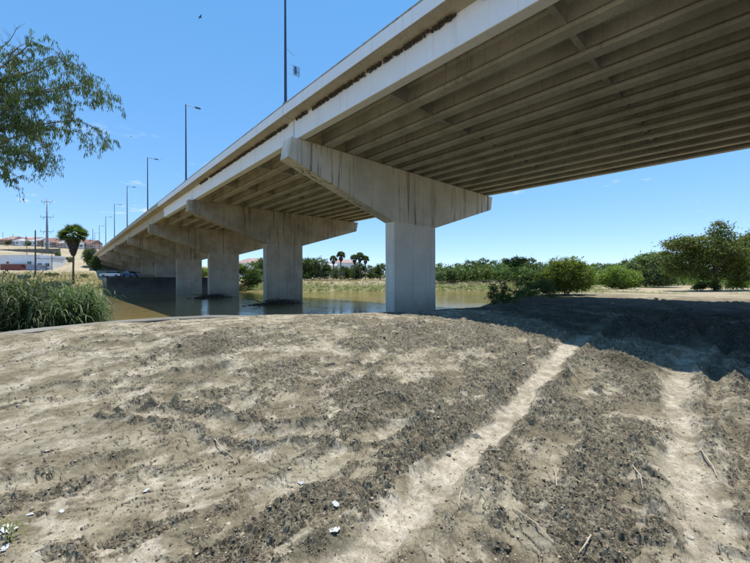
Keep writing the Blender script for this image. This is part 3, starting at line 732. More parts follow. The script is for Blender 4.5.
PLACE = ['beside the nearest pier', 'left of the shaded bush', 'above the shaded bush', 'behind the bright willow', 'right of the bright willow', 'behind the low willow', 'beyond the pale plain']
for i, (px, py) in enumerate(skyline):
    d = 118 + (i*37 % 11); x, y = sight(px, d); h = zat(py, d) - gz(x, y)
    k = (i*5+2) % 5; pl = PLACE[min(6, int((px-430)/33))]
    wood.append(place_tree('broadleaf_tree', T_far[i % 3], C_far[k], x, y, 'tall %s tree in the far wood, %s, %s top' % (KIND[k], pl, ['rounded', 'uneven', 'broad', 'pointed', 'ragged'][i % 5]), 'tree', GF, i*1.3, h/8.4*1.15, h/8.4*1.08))
front = [(441, 269), (452, 267), (463, 270), (474, 268), (486, 266), (497, 269), (508, 266), (530, 266), (542, 268), (596, 270), (609, 270), (655, 268), (668, 267), (684, 266), (700, 268), (735, 262), (760, 260), (785, 258)]
for i, (px, py) in enumerate(front):
    d = 104 + (i*29 % 7) if px < 600 else 78 + (i*13 % 9); x, y = sight(px, d); h = zat(py, d) - gz(x, y); k = (i*3+1) % 5
    if px > 600: h = max(h, 4.5)
    pl = PLACE[min(6, int((px-430)/33))] if px < 650 else ['left of the big olive tree', 'behind the big olive tree', 'behind the second olive tree'][min(2, (px-650)//45)]
    place_tree('broadleaf_tree', T_far[i % 3], C_far[k], x, y, 'low %s tree before the wood, %s, %s' % (KIND[k], pl, ['domed', 'leaning', 'squat', 'spreading', 'lumpy', 'loose'][i % 6]), 'tree', 'bushy trees at the edge of the wood', i*2.1, h/8.4*1.15, h/8.4)
# dense lower thicket so the wood closes at its foot: stuff
def thicket(pts, hmin, hmax, leaf, n_, m, name, label, spread=2.5):
    C = np.array(pts); ci = rng.integers(0, len(C), n_)
    h = rng.uniform(0, 1, n_)**.8
    P = C[ci] + np.stack([rng.normal(0, spread, n_), rng.normal(0, spread, n_), h*rng.uniform(hmin, hmax, n_)], 1)
    V, F = leaves(P, leaf, .6); return tag(link(name, npmesh(name, V, F, m)), label, 'undergrowth', None, 'stuff')
pts = []
for px in np.linspace(432, 665, 120):
    d = 112+rng.uniform(-5, 12); x, y = sight(px, d); pts.append((x, y, gz(x, y)))
thicket(pts, 1.5, 5.5, .30, 24000, M['green_dense'], 'undergrowth', 'dark undergrowth along the foot of the far wood')
pts = []
for px in np.linspace(655, 900, 60):
    d = 74+rng.uniform(-4, 14); x, y = sight(px, d); pts.append((x, y, gz(x, y)))
thicket(pts, 1.2, 4.2, .22, 12000, M['green_dense'], 'undergrowth', 'dark thicket beyond the plain behind the big olive trees')

# named nearer trees on the right
def own_tree(name, px, d, lobes, n_, leaf, m, th, tr, label, cat='tree', clump=.3, per=26, limbs=6, spread=1.6, lean=0, seed=3, bark='bark', group=None, hollow=.45):
    x, y = sight(px, d)
    return place_tree(name, trunkmesh('trunk', th, tr, M[bark], limbs, spread, lean, seed), crown('crown', lobes, n_, leaf, m, clump, per, hollow=hollow), x, y, label, cat, group, -TH)
# (local x = to the right, y = ahead, because of the rotation by -TH)
own_tree('olive_tree', 715, 43, [(-1.2, 0, 5.3, 2.4, 2.2, 1.6), (-3.6, .3, 5.9, 2.0, 1.6, .9), (-5.4, -.3, 5.7, 1.2, 1.1, .55), (1, .2, 6.9, 1.1, 1.2, 1.2), (.2, -.3, 7.7, .8, .7, .7), (1.6, 0, 4.8, 2.2, 2, 1.5), (-2.6, 0, 3.5, 2.1, 1.8, 1.1), (2.9, .5, 3.3, 1.9, 1.6, 1.4), (-5.2, .3, 4.3, 1.2, 1, .7), (-.3, 1.2, 3.8, 2.4, 1.6, 1.8), (-4.3, .2, 2.5, 1.5, 1.2, .8), (.6, .4, 2.0, 1.6, 1.2, .8), (-2.2, -.6, 2.0, 1.3, 1, .7), (3.2, .2, 1.8, 1.3, 1, .8), (-5.6, 0, 3.2, .8, .8, .5)],
         30000, .115, M['green_olive'], 6.5, .15, 'big spreading olive green tree standing at right on the pale plain', clump=.36, per=40, limbs=8, spread=2.2, hollow=.5)
own_tree('olive_tree', 760, 46, [(0, 0, 4.9, 2.9, 2.2, 2.1), (-2, 0, 6.1, 1.4, 1.2, 1.1), (.5, 0, 6.9, 2.0, 1.5, 1.1), (-2.8, .3, 3.7, 1.8, 1.3, 1.2), (2.8, 0, 5.5, 2.0, 1.6, 1.5), (-1, 0, 2.8, 2.4, 1.6, 1.2)], 18000, .125, M['green_olive'], 6, .18, 'second olive green tree cut by the right edge of the view', clump=.4, per=34, limbs=7, spread=2, seed=5)
own_tree('willow_tree', 565, 33, [(0, 0, 1.7, 2.0, 1.6, 1.25), (.3, 0, 2.8, 1.3, 1.2, .75), (-1.5, .2, 1.5, 1.2, 1, 1.0), (1.6, 0, 1.8, 1.1, 1, 1.1), (-.6, .3, 3.0, .8, .8, .5), (-1.9, 0, .9, .9, .7, .6), (1.7, .2, .9, .9, .8, .6), (.1, -.3, .7, 1.6, .9, .55)], 24000, .075, M['green_bright'], 2.6, .06, 'bright green bushy willow on the near bank beside the dark bush', clump=.2, per=34, limbs=9, spread=1.0)
own_tree('willow_tree', 622, 50, [(0, 0, 1.6, 2.4, 1.6, 1.3), (-.9, 0, 2.8, 1.2, 1, .75), (1.6, 0, 1.5, 1.3, 1, .95), (-2.3, 0, 1.5, 1.3, 1, 1.0), (0, 0, .6, 2.6, 1.2, .5)], 15000, .095, M['green_bright'], 2.6, .07, 'low yellow-green willow at the left end of the pale plain', clump=.26, per=30, limbs=6, spread=1.2, seed=8)
own_tree('broadleaf_tree', 646, 60, [(0, 0, 3.0, 3.4, 2.8, 2.1), (1.6, 0, 4.6, 2.4, 2, 1.1), (-2.4, 0, 2.8, 2.0, 1.6, 1.5), (3.2, 0, 2.8, 2.2, 1.8, 1.9), (.2, .4, 5.0, 1.3, 1.2, .8), (0, 0, 1.2, 4.2, 2, 1.0)], 18000, .14, M['green_grey'], 5, .16, 'wide grey-green tree behind the yellow-green willow', clump=.42, per=30, seed=9, bark='greybark')
own_tree('broadleaf_tree', 660, 70, [(0, 0, 4.6, 3.6, 2.8, 2.2), (-2.6, 0, 5.2, 2.2, 2, 1.3), (2.8, 0, 4.0, 2.4, 1.8, 2.2), (0, 0, 2.0, 4.2, 2.6, 1.8)], 14000, .18, M['green_bright'], 5, .18, 'fresh green tree top rising between grey-green tree and big olive tree', clump=.5, per=30, seed=19)
own_tree('shrub', 736, 44, [(0, 0, 1.0, 1.1, .8, .7), (.8, 0, .7, .8, .6, .5), (-.6, 0, .5, .6, .6, .4)], 3200, .08, M['green_bright'], 1, .03, 'small round green shrub under the big olive tree', 'shrub', clump=.2)
own_tree('shrub', 702, 44, [(0, 0, .6, .8, .6, .5), (-.6, 0, .4, .5, .4, .3)], 2200, .07, M['green_dense'], .8, .03, 'low dark shrub left of the big olive trunk', 'shrub', clump=.18)
own_tree('shrub', 714, 42.5, [(0, 0, .7, .6, .5, .6), (.4, 0, .4, .5, .4, .35)], 2000, .06, M['green_dense'], .8, .03, 'dark leafy shrub wrapped round the trunk of the big olive tree', 'shrub', clump=.15)
own_tree('shrub', 543, 30, [(0, 0, .9, .9, .8, .6), (-.9, .2, .6, .7, .6, .45), (.6, 0, .5, .6, .5, .4)], 3600, .055, M['green_grey'], .9, .03, 'grey half dead shrub on the bank left of the bright willow', 'shrub', clump=.17)
own_tree('shrub', 503, 18.2, [(-.42, 0, .62, .42, .45, .42), (.22, 0, .62, .40, .45, .42), (-.1, 0, .35, .78, .6, .28), (.78, 0, .6, .22, .25, .55), (.84, 0, 1.15, .15, .2, .45), (-.5, .1, 1.0, .2, .25, .3), (.75, 0, 1.65, .15, .2, .35), (.66, 0, 2.05, .25, .2, .25), (.5, 0, 2.4, .5, .35, .26), (.95, 0, 2.45, .3, .3, .2), (.12, 0, 1.1, .2, .25, .22)], 6500, .038, M['green_dense'], 1.6, .03, 'dark bush with one tall stem in the shade under the bridge', 'shrub', clump=.09, per=28, limbs=8, spread=.45)
own_tree('shrub', 529, 24, [(0, 0, .35, .75, .5, .3), (-.5, 0, .3, .5, .4, .25)], 1300, .05, M['green_dense'], .5, .03, 'low dark weeds just right of the bush under the bridge', 'shrub', clump=.12)

# far bank seen between the piers
GM = 'trees between the second pier and the nearest pier'
for i, (px, py, d, k, lab) in enumerate([(305, 253, 112, 0, 'dark tree on the far bank touching the second pier'), (312, 254, 116, 2, 'tall narrow dark tree just right of the second pier'),
        (320, 253, 112, 1, 'grey-green tree with bare trunks on the far bank slope'), (327, 262, 114, 0, 'low round tree left of the pair of palms'), (349, 266, 122, 5, 'pale green bush between the palms'),
        (360, 258, 114, 2, 'dark bushy tree behind the thick palm trio'), (371, 262, 116, 2, 'dense dark tree left of the nearest pier'), (380, 260, 118, 0, 'dense green tree touching the nearest pier column'), (336, 264, 120, 1, 'low grey-green tree behind the pair of palms'), (345, 263, 117, 0, 'dark round tree between the palm pair and the trio'), (354, 262, 119, 2, 'dark low tree at the left foot of the palm trio'), (392, 259, 120, 3, 'olive tree hidden partly by the nearest pier'), (410, 259, 120, 1, 'grey-green tree behind the nearest pier column'), (426, 259, 120, 2, 'dark tree behind the nearest pier column')]):
    x, y = sight(px, d); h = zat(py, d)-gz(x, y)
    place_tree('broadleaf_tree', T_far[i % 3], C_far[k], x, y, lab, 'tree', GM, i*1.7, h/8.6*.85, h/8.6)
x, y = sight(250, 104); h = zat(257, 104)-gz(x, y)
place_tree('broadleaf_tree', trunkmesh('trunk', 7, .22, M['bark'], 5, 2.6, .12, 21), C_far[2], x, y, 'leaning green tree seen between second and third piers', 'tree', GM, .4, h/8.2*1.1, h/8.2)
x, y = sight(262, 112); h = zat(254, 112)-gz(x, y)
place_tree('broadleaf_tree', T_far[1], C_far[0], x, y, 'dark tree left edge of the second pier column', 'tree', GM, 1.4, h/8.2*.8, h/8.2)
x, y = sight(204, 125); place_tree('broadleaf_tree', T_far[0], C_far[5], x, y, 'sliver of green tree in the slot between third and fourth piers', 'tree', GM, 1.4, .6)

# palms
def make_palm(h, skirt, head, seed, tr=.22):
    rs = random.Random(seed); rg = np.random.default_rng(seed)
    mb = MB(); mb.tube([(0, 0, -.3), (0, 0, h*.3), (.08, 0, h*.7), (.05, 0, h)], [tr*1.3, tr, tr*.9, tr*.9], 9); tm = mb.mesh('trunk', M['palmbark'], True)
    # crown of fan fronds
    V = []; F = []
    def frond(base, a, el, L, droop, fan, nf=9):
        ux, uy = math.cos(a), math.sin(a)
        st = Vector(base); tip = st + Vector((ux*math.cos(el), uy*math.cos(el), math.sin(el)))*L*.55
        side = Vector((-uy, ux, 0)); fw = (tip-st).normalized(); upv = side.cross(fw); rl = rs.uniform(-1.1, 1.1); side = side*math.cos(rl)+upv*math.sin(rl); upv = side.cross(fw)
        for q in range(nf):
            b = (q/(nf-1)-.5)*2.1
            dv = (fw*math.cos(b)+side*math.sin(b)).normalized(); e = tip + dv*L*fan
            e.z -= droop*L*(.2+abs(b)*.25); md = tip + dv*L*fan*.5; md.z -= droop*L*.03
            s2 = (side*math.cos(b)-fw*math.sin(b))*L*.045
            o = len(V); V.extend([tip, md-s2+upv*.0, e, md+s2]); F.append((o, o+1, o+2, o+3))
        o = len(V); s3 = side*.03; V.extend([st-s3, tip-s3, tip+s3, st+s3]); F.append((o, o+1, o+2, o+3))
    for q in range(95):
        frond((.05, 0, h), rs.uniform(0, 6.28), math.asin(rs.uniform(-.35, 1)), head*rs.uniform(.75, 1.08), .16, .5)
    cm = npmesh('crown', np.array([v[:] for v in V]), np.array(F), M['palm_leaf'])
    sm = None
    if skirt:
        n_ = 2600; zz_ = rg.uniform(0, 1, n_); rad = (.22+.78*np.clip(zz_, 0, 1)**.8)*head*.40*rg.uniform(.7, 1.08, n_); a = rg.uniform(0, 6.28, n_)
        P = np.stack([rad*np.cos(a), rad*np.sin(a), h-skirt+zz_*(skirt-.5)], 1)
        dn = np.stack([np.cos(a)*.15, np.sin(a)*.15, -np.ones(n_)], 1)*rg.uniform(.3, .7, n_)[:, None]; sd = np.stack([-np.sin(a), np.cos(a), 0*a], 1)*.07
        Vv = np.stack([P-sd, P+dn*.6-sd, P+dn, P+sd], 1).reshape(-1, 3); sm = npmesh('dead_frond_skirt', Vv, np.arange(n_*4).reshape(-1, 4), M['skirt'])
    return tm, cm, sm
def place_palm(parts, x, y, label, group=None, sc=1., rz=0):
    t = empty('fan_palm', (x, y, gz(x, y)), label, 'palm tree', group, rz); t.scale = (sc,)*3
    link('trunk', parts[0], t); link('crown', parts[1], t)
    if parts[2]: link('dead_frond_skirt', parts[2], t)
d = 84; x, y = sight(73.3, d); hp = zat(233, d)-gz(x, y)
place_palm(make_palm(hp-.6, 4.2, 3.3, 3, .2), x, y, 'tall lone fan palm with a thick skirt of dead fronds above the reeds')
pp = make_palm(7.2, 1.2, 1.45, 5, .2)
for px, py, lab in ((333.5, 257, 'left palm of the close pair on the far bank'), (341, 253, 'right taller palm of the close pair on the far bank'), (354.5, 256, 'left palm of the thick trio on the far bank'), (360, 254, 'middle palm of the thick trio on the far bank'), (365.5, 257, 'right palm of the thick trio on the far bank')):
    d = 112; x, y = sight(px, d); place_palm(pp, x, y, lab, 'fan palms on the far bank between the piers', (zat(py, d)-gz(x, y))/7.9, px)

# dark scrub at the far end of the bridge
for i, (px, d, w, h, lab) in enumerate([(91, 150, 4.5, 9, 'dark ragged tree against the far bridge end'), (96, 140, 4, 7, 'dark shrub below the far bridge end'), (87, 165, 4, 7, 'dark scrub on the slope left of the far bridge end')]):
    x, y = sight(px, d); place_tree('scrub_tree', T_far[i], C_far[0], x, y, lab, 'tree', 'scrub at the far bridge end', i, w/8*1.2, h/8)

# foreground hanging branches: a tree rooted down the bank outside the left edge
def near_tree():
    D = 11.0
    def P3(px, py, dd=0): x, y = sight(px, D+dd); return Vector((x, y, EYE+(279-py)/347*(D+dd)))
    bx, by = sight(-130, D); zb = gz(bx, by)
    t = empty('bankside_tree', (bx, by, zb), 'leafy tree with hanging branches reaching in at the upper left', 'tree')
    o = Vector((bx, by, zb))
    fork = P3(-110, 170); top = P3(-70, 60)
    mb = MB(); mb.tube([Vector((bx, by, zb-.4))-o, P3(-125, 240)-o, fork-o, top-o, P3(-50, -20)-o], [.32, .27, .2, .12, .04], 10)
    mb.build('trunk', M['bark'], t, smooth=True)
    arms = [[(-110, 150), (-50, 95), (0, 78), (40, 68), (62, 60), (84, 68), (104, 94)],
            [(-110, 150), (-40, 110), (10, 96), (50, 88), (80, 84), (96, 92), (108, 104)],
            [(-110, 160), (-40, 135), (10, 128), (50, 122), (80, 120), (100, 132), (114, 150)],
            [(-110, 165), (-50, 150), (0, 140), (30, 132), (60, 128), (85, 134), (97, 148)],
            [(-110, 165), (-50, 160), (-10, 152), (20, 150), (38, 158), (48, 170)],
            [(-80, 90), (-40, 70), (-10, 52), (8, 42), (18, 26)], [(-80, 90), (-30, 75), (2, 66), (14, 50), (22, 44)],
            [(-80, 90), (-30, 90), (0, 84), (20, 60), (34, 62)], [(-110, 165), (-60, 165), (-20, 165), (4, 168), (22, 178)],
            [(-90, 120), (-30, 115), (0, 112), (22, 104), (40, 102)], [(-90, 120), (-140, 60), (-200, 40)], [(-90, 130), (-160, 120), (-240, 130)], [(-70, 60), (-60, 0), (-90, -60)]]
    bare = {5, 6}
    rs = random.Random(4); bm_ = MB(); cen = []
    for ai, A in enumerate(arms):
        for rep in range(4 if ai not in bare and ai < 10 else 1):
            dd0 = rs.uniform(-1.2, 1.6) if rep or ai else 0
            sh = rs.uniform(-14, 14) if rep else 0; sc = rs.uniform(.62, .98) if rep else 1
            pts = [P3(-110+(px+110)*(1 if k == 0 else sc) + (rs.uniform(-7, 7) if rep and k else 0), py + (sh*k/len(A)*1.6+rs.uniform(-7, 7) if rep and k else 0), dd0*k/len(A)+rs.uniform(-.05, .05)) for k, (px, py) in enumerate(A)]
            n0 = len(pts); q_ = []
            for k in range(n0-1):                       # rounder limbs
                p0, p1, p2, p3 = pts[max(k-1, 0)], pts[k], pts[k+1], pts[min(k+2, n0-1)]
                for w_ in (0, .33, .67): q_.append(.5*((2*p1)+(p2-p0)*w_+(2*p0-5*p1+4*p2-p3)*w_**2+(3*p1-p0-3*p2+p3)*w_**3))
            pts = q_+[pts[-1]]
            Rr = [.032*(1-k/len(pts))**1.3+.004 for k in range(len(pts))]
            bm_.tube([p-o for p in pts], Rr, 5)
            if ai >= 10:
                pass
            for k in range(3 if ai < 10 else 0, len(pts)-1):
                seg = pts[k+1]-pts[k]; m_ = max(2, int(seg.length/.12)) if ai not in bare else 3
                for q in range(m_):
                    s = pts[k] + seg*rs.random(); a = rs.uniform(0, 6.28)
                    if ai in bare:
                        e = s + Vector((math.cos(a)*.22, math.sin(a)*.22, rs.uniform(.05, .35))); bm_.tube([s-o, e-o], [.006, .002], 3); continue
                    L = rs.uniform(.15, .75); up = rs.uniform(-.35, .65)
                    e = s + Vector((math.cos(a)*L*.75, math.sin(a)*L*.75, up*L)); hang = rs.uniform(.10, .42)
                    e2 = e + Vector((math.cos(a)*hang*.3, math.sin(a)*hang*.3, -hang))
                    if q % 2 == 0: bm_.tube([s-o, e-o, e2-o], [.006, .004, .0015], 3)
                    nl = rs.randint(24, 60); tl = L+hang
                    for _ in range(nl):
                        f = 1-(rs.random()**1.4)*.85; dd_ = f*tl
                        c = s+(e-s)*(dd_/L) if dd_ < L else e+(e2-e)*((dd_-L)/hang)
                        cen.append(c + Vector((rs.gauss(0, .03), rs.gauss(0, .03), rs.gauss(0, .02))))
    C = np.array([c[:] for c in cen]); n_ = len(C); print('near leaves', n_)
    a = rng.uniform(0, 6.28, n_); tilt = rng.uniform(.02, .55, n_); L = rng.uniform(.07, .17, n_)[:, None]; W = .010
    dn = np.stack([np.cos(a)*np.sin(tilt), np.sin(a)*np.sin(tilt), -np.cos(tilt)], 1)
    b = rng.uniform(0, 6.28, n_); sd = np.cross(dn, np.stack([np.cos(b), np.sin(b), 0*b], 1)); sd /= np.linalg.norm(sd, axis=1)[:, None]
    C = C - np.array(o[:])
    V = np.stack([C, C+dn*L*.45-sd*W, C+dn*L, C+dn*L*.45+sd*W], 1).reshape(-1, 3)
    link('crown', npmesh('crown', V, np.arange(n_*4).reshape(-1, 4), M['willow_leaf']), t)
    bm_.build('branches', M['greybark'], t)
near_tree()

# ---------------------------------------------------------------- reeds (nobody could count them)
def canes(spots, hmin, hmax, nleaf, L0, W0, m, name, label, stem=True, lean=.12, cat='reeds'):
    """spots Nx3 roots"""
    n_ = len(spots); H = rng.uniform(hmin, hmax, n_); a = rng.uniform(0, 6.28, n_); le = rng.uniform(0, lean, n_)
    tip = spots + np.stack([np.cos(a)*le*H, np.sin(a)*le*H, H], 1)
    V = []; F = []; o = 0
    if stem:
        w = .012
        sd = np.stack([np.cos(a+1.57), np.sin(a+1.57), 0*a], 1)*w; s2 = np.stack([np.cos(a), np.sin(a), 0*a], 1)*w
        for q in (sd, s2):
            V.append(np.stack([spots-q, spots+q, tip+q*.4, tip-q*.4], 1).reshape(-1, 3)); F.append(np.arange(n_*4).reshape(-1, 4)+o); o += n_*4
    k = n_*nleaf; idx = np.repeat(np.arange(n_), nleaf); u = rng.uniform(.12, 1.0, k)[:, None]
    B = spots[idx]*(1-u) + tip[idx]*u; b = rng.uniform(0, 6.28, k); L = (L0*rng.uniform(.55, 1.2, k))[:, None]
    h_ = np.stack([np.cos(b), np.sin(b), 0*b], 1); sd = np.stack([-np.sin(b), np.cos(b), 0*b], 1)*W0*rng.uniform(.7, 1.3, k)[:, None]
    e1 = rng.uniform(.35, 1.0, k)[:, None]; dr = rng.uniform(.1, .95, k)[:, None]
    p1 = B + (h_*.35 + np.array([0, 0, 1])*e1*.42)*L; p2 = B + (h_*.72 + np.array([0, 0, 1])*(e1*.55-dr*.22))*L; p3 = B + (h_*.98 + np.array([0, 0, 1])*(e1*.45-dr*.75))*L
    V.append(np.stack([B-sd*.4, B+sd*.4, p1+sd, p1-sd], 1).reshape(-1, 3)); F.append(np.arange(k*4).reshape(-1, 4)+o); o += k*4
    V.append(np.stack([p1-sd, p1+sd, p2+sd*.8, p2-sd*.8], 1).reshape(-1, 3)); F.append(np.arange(k*4).reshape(-1, 4)+o); o += k*4
    V.append(np.stack([p2-sd*.8, p2+sd*.8, p3+sd*.08, p3-sd*.08], 1).reshape(-1, 3)); F.append(np.arange(k*4).reshape(-1, 4)+o)
    return tag(link(name, npmesh(name, np.concatenate(V), np.concatenate(F), m)), label, cat, None, 'stuff')
def reed_spots(n_, pxlo, pxhi, dlo, dhi):
    px = rng.uniform(pxlo, pxhi, n_); d = rng.uniform(dlo, dhi, n_); r = (px-375)/347*d
    s = polydist(CREST, r, d); k = (s > .75) & (s < 9)
    r, d = r[k], d[k]; X = r*CS+d*SN; Y = -r*SN+d*CS; z = ground(X, Y)[0]
    return np.stack([X, Y, z], 1), r, d
P, r, d = reed_spots(3400, -260, 100, 8.2, 17)
top = EYE + (279-(284+4*np.sin(r*1.3)))/347*d
H = top - P[:, 2]
px = 375+347*r/d
selL = px < 52
def canes_var(spots, H, nleaf, L0, W0, m, name, label):
    n_ = len(spots); a = rng.uniform(0, 6.28, n_); le = rng.uniform(.02, .22, n_)
    tip = spots + np.stack([np.cos(a)*le*H, np.sin(a)*le*H, H], 1); V = []; F = []; o = 0; w = .012
    sd = np.stack([np.cos(a+1.57), np.sin(a+1.57), 0*a], 1)*w; s2 = np.stack([np.cos(a), np.sin(a), 0*a], 1)*w
    for q in (sd, s2):
        V.append(np.stack([spots-q, spots+q, tip+q*.4, tip-q*.4], 1).reshape(-1, 3)); F.append(np.arange(n_*4).reshape(-1, 4)+o); o += n_*4
    k = n_*nleaf; idx = np.repeat(np.arange(n_), nleaf); u = rng.uniform(.1, 1.0, k)[:, None]
    B = spots[idx]*(1-u) + tip[idx]*u; b = rng.uniform(0, 6.28, k); L = (L0*rng.uniform(.5, 1.2, k))[:, None]
    h_ = np.stack([np.cos(b), np.sin(b), 0*b], 1); sd = np.stack([-np.sin(b), np.cos(b), 0*b], 1)*W0*rng.uniform(.7, 1.3, k)[:, None]
    e1 = rng.uniform(.35, 1.0, k)[:, None]; dr = rng.uniform(.1, .95, k)[:, None]; Z = np.array([0, 0, 1])
    p1 = B + (h_*.33 + Z*e1*.40)*L; p2 = B + (h_*.66 + Z*(e1*.5-dr*.25))*L; p3 = B + (h_*.9 + Z*(e1*.4-dr*.8))*L
    for q in (np.stack([B-sd*.4, B+sd*.4, p1+sd, p1-sd], 1), np.stack([p1-sd, p1+sd, p2+sd*.8, p2-sd*.8], 1), np.stack([p2-sd*.8, p2+sd*.8, p3+sd*.08, p3-sd*.08], 1)):
        V.append(q.reshape(-1, 3)); F.append(np.arange(k*4).reshape(-1, 4)+o); o += k*4
    return tag(link(name, npmesh(name, np.concatenate(V), np.concatenate(F), m)), label, 'reeds', None, 'stuff')
yt = np.where(px < 52, 279+8*ss(10, 52, px), 289 - 4*ss(52, 75, px) + 6*ss(86, 101, px)) + 4.5
top = EYE + (279-yt)/347*d + rng.uniform(-.55, .12, len(r)); H = np.clip(top-P[:, 2], .7, 4.2)
ck = fbm(P[:, 0], P[:, 1], .75, 3); H = H*(1+.22*np.clip(ck, -.8, .6)) - .5*np.exp(-((px-50)/5)**2); kp = (ck > -.42); P, H, selL = P[kp], np.clip(H[kp], .5, 4.2), selL[kp]
canes_var(P[selL], H[selL], 19, .60, .0150, M['reed'], 'reeds', 'tall green river reeds with drooping blades at the left edge')
canes_var(P[~selL], H[~selL], 19, .60, .0150, M['reed'], 'reeds', 'dense clump of river reeds ending at the open water beside the kerb')
# low fringe in front
P, r, d = reed_spots(700, -100, 112, 7.2, 14)
canes(P, .4, 1.1, 6, .45, .012, M['reed'], 'low_grass', 'low grass tufts along the foot of the reeds behind the kerb', False, .3, 'grass')

def shore_grass(n_, t0, t1, h0, h1, m, name, label, pxlo, pxhi, leafn=4, L=.9, W=.06):
    px = rng.uniform(pxlo, pxhi, n_*3); d = rng.uniform(60, 135, n_*3); r = (px-375)/347*d
    t = polydist(FAR, r, d); k = (t > t0) & (t < t1); r, d = r[k][:n_], d[k][:n_]
    X = r*CS+d*SN; Y = -r*SN+d*CS; k = ~((X > 8.2) & (X < 37.5) & (Y > 98)); X, Y = X[k], Y[k]
    z = ground(X, Y)[0]; k = z > WATER-.3
    P = np.stack([X[k], Y[k], z[k]], 1)
    return canes(P, h0, h1, leafn, L, W, m, name, label, False, .25, 'grass')
shore_grass(5200, -.5, 5.5, .5, 1.5, M['bankreed'], 'bank_reeds', 'yellow-green reeds along the far waterline', 235, 560)
shore_grass(5200, 4, 18, .2, .7, M['drygrass'], 'dry_grass', 'dry straw coloured grass on the far bank slope', 235, 560, 4, .6, .05)
shore_grass(2400, -.3, 6, .4, 1.2, M['bankreed'], 'bank_reeds', 'green weeds on the far bank left of the river wall', -60, 108, 4, .8, .05)
shore_grass(3500, 5, 40, .2, .7, M['drygrass'], 'dry_grass', 'dry grass field behind the reeds at left', -60, 108, 4, .6, .06)
# weeds on the plain's edges at right
n_ = 1800; px = rng.uniform(535, 760, n_); d = rng.uniform(33, 75, n_); r = (px-375)/347*d; X = r*CS+d*SN; Y = -r*SN+d*CS
g_ = ground(X, Y)[4]; k = (g_+rng.uniform(-.3, .3, n_) > .45); P = np.stack([X[k], Y[k], ground(X[k], Y[k])[0]], 1)
canes(P, .1, .4, 5, .35, .02, M['bankreed'], 'plain_weeds', 'sparse green weeds round the edges of the pale plain', False, .4, 'grass')

# ---------------------------------------------------------------- left hillside: poles, pylon, houses, yards
def pole(px, ytop, ybase, d, label, rad=.13, arm=0, m='wood', nm='utility_pole', cat='pole', wires=None, group=None):
    x, y = sight(px, d); z = gz(x, y); h = zat(ytop, d)-z
    t = empty(nm, (x, y, z), label, cat, group, -TH)
    mb = MB(); mb.tube([(0, 0, -.4), (0, 0, h)], [rad*1.2, rad*.8], 8); mb.build('post', M[m], t)
    if arm: mb = MB(); mb.box((0, 0, h-.5), (arm, .12, .14)); [mb.box((s*arm*.42, 0, h-.35), (.08, .08, .16)) for s in (-1, 1)]; mb.build('crossarm', M[m], t)
    return t, h
pole(35.5, 229, 277, 98, 'bare dark wooden pole right of the white yard wall', .17)
pole(27, 239, 268, 150, 'thin pole behind the maroon shed', .12, 1.6)
pole(42, 244, 262, 150, 'short thin pole close beside the lattice pylon foot', .12, 1.4)
pole(52, 250, 268, 140, 'thin pole at the right end of the white yard wall', .12)
pole(93, 228, 250, 170, 'thin dark pole just left of the bridge end', .12)
for i, (px, yt_) in enumerate([(3, 231), (13, 233), (26, 234), (56, 236), (62, 240), (69, 238), (84, 243)]):
    pole(px, yt_, 245, 262+i*3, ['small pole above the leftmost house roofs', 'small pole between first and second hill houses', 'small pole above the third hill house', 'small pole right of the pylon on the hilltop', 'short pole left of the palm crown on the hilltop', 'small pole hidden behind the palm crown', 'small pole right of the palm on the hilltop'][i], .14, 0, 'wood', 'hilltop_pole', 'pole', None, 'poles on the hilltop')
dP = 215; x, y = sight(47.2, dP); z = gz(x, y); h = zat(197, dP)-z
t = empty('power_pylon', (x, y, z), 'tall blue-grey power pylon with three crossarms on the hill', 'pylon', None, -TH)
mb = MB(); mb.tube([(0, 0, -.5), (0, 0, h*.5), (0, 0, h)], [.72, .5, .22], 10); mb.build('mast', M['pylon'], t, smooth=True)
for zz_, wd in ((h-2.6, 6.6), (h-12, 7.6), (h-21, 7.8)):
    mb = MB(); mb.tube([(-wd/2, 0, zz_), (0, 0, zz_+.5), (wd/2, 0, zz_)], [.1, .24, .1], 6)
    for s in (-1, 1): mb.tube([(s*wd/2, 0, zz_), (s*wd/2, 0, zz_+1.5)], .11, 5); mb.tube([(s*wd*.28, 0, zz_+.2), (s*wd*.28, 0, zz_-1.3)], .1, 5)
    mb.build('crossarm', M['pylon'], t)

